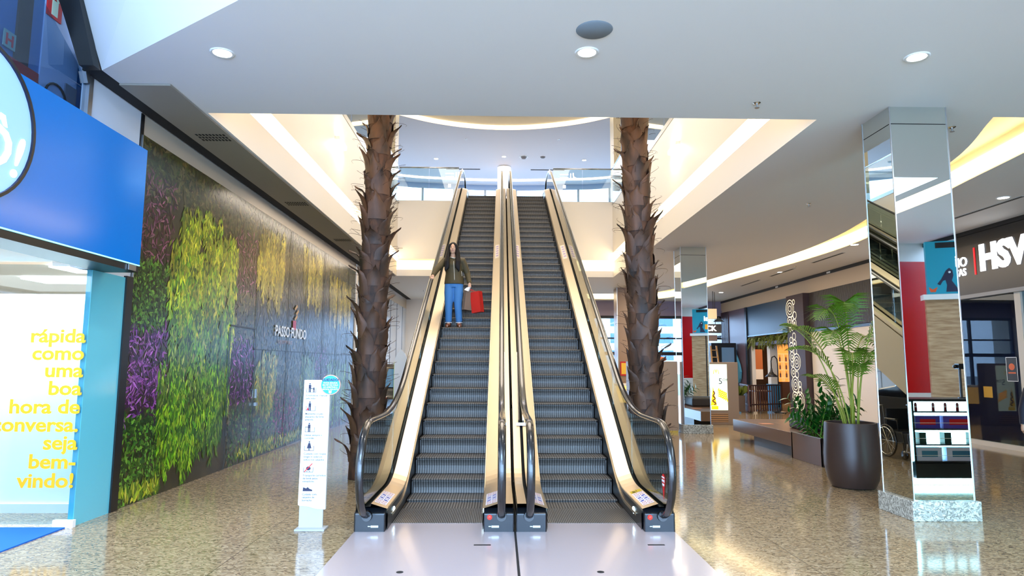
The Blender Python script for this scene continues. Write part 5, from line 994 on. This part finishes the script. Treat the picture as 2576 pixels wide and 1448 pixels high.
    for s_ in ('l', 'r'):
        hp, kn, an = P['hp_'+s_], P['kn_'+s_], P['an_'+s_]; tr.tube([hp+V(0,0,.05), hp.lerp(kn,.4), kn, kn.lerp(an,.5), an+V(0,0,.02)], [.098,.098,.077,.070,.066], 16)
    ob = fused('trousers', tr, mat('trousers_'+col['name'], col['leg'], .75), t, .011, 3)
    for s_ in ('l', 'r'):
        an, toe = P['an_'+s_], P['toe_'+s_]; hl = V(an.x, an.y+.05, base[2]+.04); sh = MB(); sh.tube([V(an.x,an.y+.06,base[2]+.045), V(an.x,an.y-.02,base[2]+.052), V((an.x+toe.x)/2,(an.y+toe.y)/2-.02,base[2]+.045), V(toe.x,toe.y,base[2]+.032)], [.040,.048,.045,.034], 12, True, flat=(1.0,.85)); sh.tube([V(an.x,an.y+.01,base[2]+.05), V(an.x,an.y+.01,base[2]+.14)], [.047,.046], 12)
        s1 = fused('shoe', sh, mat('shoe_'+col['name'], col['shoe'], .5), t, .009, 2)
        if col.get('zip'): obj('cuff', MB().lathe([(.064,an.z-.002),(.070,an.z-.002),(.070,an.z+.012),(.064,an.z+.012)], (an.x,an.y,0), 16), mat('cuff_white', (225,225,228), .6), ob)
    return t
Z0 = ZS0+10*PZ; bx = -.935; by = 13.02
PW = dict(head=V(bx-.015,by-.02,Z0+1.585), chest=V(bx,by,Z0+1.24), waist=V(bx+.01,by,Z0+1.06), hip=V(bx+.015,by,Z0+.90),
    sh_l=V(bx-.185,by,Z0+1.325), el_l=V(bx-.325,by-.16,Z0+1.13), wr_l=V(-1.315,by-.26,Z0+1.00), hand_l=(V(-.05,-.9,-.42),V(.0,-.1,-1),-1,.45),
    sh_r=V(bx+.185,by,Z0+1.325), el_r=V(bx+.275,by+.03,Z0+1.08), wr_r=V(bx+.325,by-.09,Z0+.875), hand_r=(V(.03,-.12,-1),V(-1,-.3,0),1,.62),
    hp_l=V(bx-.075,by,Z0+.84), kn_l=V(bx-.085,by-.02,Z0+.46), an_l=V(bx-.085,by+.0,Z0+.10), toe_l=V(bx-.105,by-.16,Z0+.03),
    hp_r=V(bx+.10,by,Z0+.84), kn_r=V(bx+.10,by-.02,Z0+.46), an_r=V(bx+.125,by+.0,Z0+.10), toe_r=V(bx+.15,by-.16,Z0+.03))
person('woman with long dark hair, olive jacket and blue jeans riding down the left escalator', (bx,by,Z0), PW, dict(skin='light', hair='long', name='olive', top=(74,62,34), leg=(70,128,186), shoe=(126,66,30), zip=1))
def bag(name, label, c, w, d_, h, rz, tilt, m, grip):
    t = thing(name, label, 'bag', c); R_ = Matrix.Rotation(rz, 3, 'Z') @ Matrix.Rotation(tilt, 3, 'Y'); f = lambda x, y, z: tuple(Vector(c)+R_ @ Vector((x,y,z)))
    b_ = MB(); A_ = [f(-w/2,-d_/2,0), f(w/2,-d_/2,0), f(w/2,d_/2,0), f(-w/2,d_/2,0)]; M1 = [f(-w/2,-d_/2,h), f(w/2,-d_/2,h), f(w/2,d_/2,h), f(-w/2,d_/2,h)]; g1, g2 = [f(s_*w/2*1.0,0,h*.5) for s_ in (-.90,.90)]
    b_.add(A_+M1+[g1,g2], [(0,3,2,1),(0,1,5,4),(2,3,7,6),(1,2,9),(2,6,9),(6,5,9),(5,1,9),(3,0,8),(0,4,8),(4,7,8),(7,3,8)]); so = obj('paper_body', b_, m, t); md = so.modifiers.new('thick', 'SOLIDIFY'); md.thickness = .003
    hm = MB()
    for yy in (-d_/2, d_/2): hm.tube([f(-w*.18,yy,h-.02), tuple(Vector(f(-w*.18,yy,h-.02)).lerp(Vector(grip), .6)), grip, tuple(Vector(f(w*.18,yy,h-.02)).lerp(Vector(grip), .6)), f(w*.18,yy,h-.02)], .003, 5)
    obj('handle', hm, m, t); return t
wr = PW['wr_r']; grip = (wr.x+.005, wr.y-.03, wr.z-.11)
bag('paper_bag', 'brown paper shopping bag held by the woman, nearer her leg', (wr.x-.045,wr.y-.02,Z0+.345), .17, .10, .37, .5, .10, mat('kraft_paper', (128,104,84), .7), grip)
bag('paper_bag', 'red paper shopping bag held by the woman, the outer one', (wr.x+.175,wr.y-.06,Z0+.295), .21, .12, .41, -.55, -.13, mat('red_paper', (206,34,24), .55), grip)
one('paper_wrapper', MB().prism([(wr.x-.10,wr.y-.12,wr.z-.14),(wr.x-.02,wr.y-.13,wr.z-.17),(wr.x+.01,wr.y-.10,wr.z-.08),(wr.x-.05,wr.y-.09,wr.z-.09)], (.02,.03,.005)), mat('wrapper_white', (226,226,226), .4), 'crumpled white paper held in the left hand of the woman', 'paper')
px_, py_ = 8.14, 9.9
PM = dict(head=V(px_,py_,1.60), chest=V(px_,py_,1.25), waist=V(px_,py_,1.07), hip=V(px_,py_,.92), sh_l=V(px_-.19,py_,1.335), el_l=V(px_-.31,py_-.02,1.06), wr_l=V(7.752,py_-.10,.84), hand_l=(V(.0,-.10,-1),V(1,0,0),-1,.45),
    sh_r=V(px_+.19,py_,1.335), el_r=V(px_+.25,py_,1.06), wr_r=V(px_+.24,py_-.08,.84), hand_r=(V(0,-.1,-1),V(-1,0,0),1,.45), hp_l=V(px_-.09,py_,.86), kn_l=V(px_-.09,py_-.02,.48), an_l=V(px_-.09,py_+.02,.10), toe_l=V(px_-.10,py_-.14,.03),
    hp_r=V(px_+.09,py_,.86), kn_r=V(px_+.10,py_-.02,.48), an_r=V(px_+.10,py_+.02,.10), toe_r=V(px_+.12,py_-.14,.03))
pm = person('person in dark navy clothes cut off by the right edge, hand with bracelet hanging', (px_,py_,0), PM, dict(skin='light', hair='short', name='navy', top=(18,22,40), leg=(24,26,34), shoe=(20,18,18)))
obj('bracelet', MB().tube([PM['wr_l']+V(.030*math.cos(a),.030*math.sin(a),.015+.004*math.sin(a)) for a in [2*PI*k/16 for k in range(17)]], .004, 6), M_chrome, pm)

# ------------------------------------------------------------------ ceiling fixtures
def downlight(x, y, z, label, power=55, r=.11, col=(1,.95,.88)):
    t = thing('downlight', label, 'ceiling light', (x,y,z), 'recessed round downlights'); obj('trim_ring', MB().lathe([(r*.78,-.004),(r,-.012),(r*1.08,-.002),(r*1.08,.0)], (x,y,z), 24), M_wpaint, t, True); obj('diffuser', MB().disc((x,y,z-.006), r*.80, h=.003), M_lamp, t)
    d_ = bpy.data.lights.new('downlight_lamp', 'SPOT'); d_.energy = power; d_.color = col; d_.spot_size = math.radians(110); d_.spot_blend = .8; d_.shadow_soft_size = .08; o = bpy.data.objects.new('downlight_lamp', d_); C.objects.link(o); o.location = (x,y,z-.03)
for x, y, l_, pw in ((-2.78,6.30,'round downlight in the near ceiling above the left shop side',70),(.84,6.19,'round downlight in the near ceiling beside the grey speaker disc',70),(4.14,6.20,'round downlight in the near ceiling right of the near mirror column',70),(9.16,11.60,'round downlight in the ceiling before the clinic sign',60),
        (8.97,16.33,'round downlight over the right aisle, second past the near column',50),(9.19,21.3,'round downlight over the right aisle before the restaurant',50),(9.27,27.4,'round downlight over the right aisle farthest back',50),(-3.35,29.8,'round downlight in the low ceiling behind the left escalator',50)): downlight(x, y, ZC, l_, pw)
for x, y, l_ in ((-2.93,28.9,'small downlight in the upper ceiling left of the escalators'),(.12,28.5,'small downlight in the upper ceiling over the white column'),(3.75,28.9,'small downlight in the upper ceiling right of the escalators')): downlight(x, y, ZT, l_, 60)
one('ceiling_speaker', MB().lathe([(0,-.012),(.155,-.012),(.17,0)], (.85,5.75,ZC), 28), mat('speaker_grey', (126,138,148), .6), 'grey round speaker grille in the near ceiling', 'speaker', smooth=True)
def sprinkler(x, y, z, label):
    t = thing('sprinkler', label, 'sprinkler', (x,y,z), 'ceiling sprinklers'); obj('plate', MB().lathe([(.0,-.012),(.03,-.012),(.045,0)], (x,y,z), 14), M_chrome, t); obj('head', MB().lathe([(.012,-.012),(.012,-.05),(.028,-.055),(.028,-.06),(0,-.06)], (x,y,z), 10), M_alu, t)
for x, y, z, l_ in ((5.81,8.11,ZC,'sprinkler head right of the near mirror column'),(5.85,12.17,ZC,'sprinkler head in the open grey ceiling left of the near mirror column'),(9.35,13.53,ZC,'sprinkler head beside the slot diffuser before the clinic sign'),(9.12,20.07,ZC,'sprinkler head over the right aisle before the restaurant'),(-3.2,27.3,ZC,'sprinkler head in the low ceiling behind the left escalator'),
        (-1.45,26.2,ZT,'sprinkler head in the upper ceiling at the left'),(2.35,26.2,ZT,'sprinkler head in the upper ceiling at the right'),(3.0,7.4,ZC,'sprinkler head near the front edge of the atrium opening')): sprinkler(x, y, z, l_)
for x, y0, y1, l_ in ((9.42,11.45,13.3,'black slot diffuser in the ceiling before the clinic sign'),(9.72,13.8,14.7,'black slot diffuser right behind the near mirror column'),(9.3,17.5,19.3,'black slot diffuser over the right aisle, before the hoarding'),(9.27,20.5,22.3,'black slot diffuser over the right aisle, before the dotted pillar'),(9.28,23.3,25.1,'black slot diffuser over the right aisle, farthest back')):
    t = thing('slot_diffuser', l_, 'air vent', (x,(y0+y1)/2,ZC), 'ceiling slot diffusers'); obj('frame', MB().box(x-.05,x+.05,y0,y1,ZC-.008,ZC), mat('vent_white', (190,192,190), .5), t); obj('slot', MB().box(x-.032,x-.006,y0+.02,y1-.02,ZC-.010,ZC-.008).box(x+.006,x+.032,y0+.02,y1-.02,ZC-.010,ZC-.008), M_dark, t)
for x, y0, l_ in ((-2.6,30.4,'black slot diffuser in the upper ceiling left of the white column'),(1.4,30.4,'black slot diffuser in the upper ceiling right of the white column')):
    one('slot_diffuser', MB().box(x,x+1.6,y0,y0+.06,ZT-.02,ZT-.005), M_dark, l_, 'air vent', 'ceiling slot diffusers')
t = thing('smoke_detector', 'round detector in the upper ceiling right of the white column', 'detector', (1.0,28.5,ZT)); obj('body', MB().lathe([(0,-.10),(.09,-.09),(.12,-.02),(.18,0)], (1.0,28.5,ZT), 18), mat('detector_grey', (120,116,120), .5), t, True); obj('base', MB().lathe([(0,-.012),(.20,-.012),(.20,0)], (1.0,28.5,ZT), 18), M_wpaint, t)
one('smoke_detector', MB().lathe([(0,-.06),(.08,-.05),(.12,0)], (1.85,28.5,ZT), 18), mat('detector_grey', (120,116,120), .5), 'flat detector in the upper ceiling, farther right than the round one', 'detector', smooth=True)
for x, y, l_ in ((VX0,14.3,'short white wall light on the left atrium wall'),(VX1,14.4,'short white wall light on the right atrium wall')):
    n_ = 1 if x < 0 else -1; t = thing('wall_light', l_, 'wall light', (x,y,6.57), 'atrium wall lights'); obj('housing', MB().box(min(x,x+n_*.10),max(x,x+n_*.10),y-.36,y+.36,6.55,6.63), M_wpaint, t, bevel=.006); obj('lamp_strip', MB().box(min(x+n_*.01,x+n_*.09),max(x+n_*.01,x+n_*.09),y-.34,y+.34,6.525,6.548), mat('sconce_lamp', (255,244,224), .5, 0, 12, (255,240,214)), t)
    area_lamp('wall_light_lamp', (x+n_*.05,y,6.515), .08, .6, 9, WARM); area_lamp('wall_light_lamp', (x+n_*.05,y,6.64), .08, .6, 5, WARM, (PI,0,0))
for i, (y, z_) in enumerate(((24.9,ZC-.03),(20.9,ZC-.03))):
    one('label_plate', MB().box(XR-.035,XR-.022,y-.11,y+.11,ZC-.085,ZC-.03), M_wpaint, 'small white plate on the black strip over the restaurant, %s' % ('farther' if i == 0 else 'nearer'), 'plate')
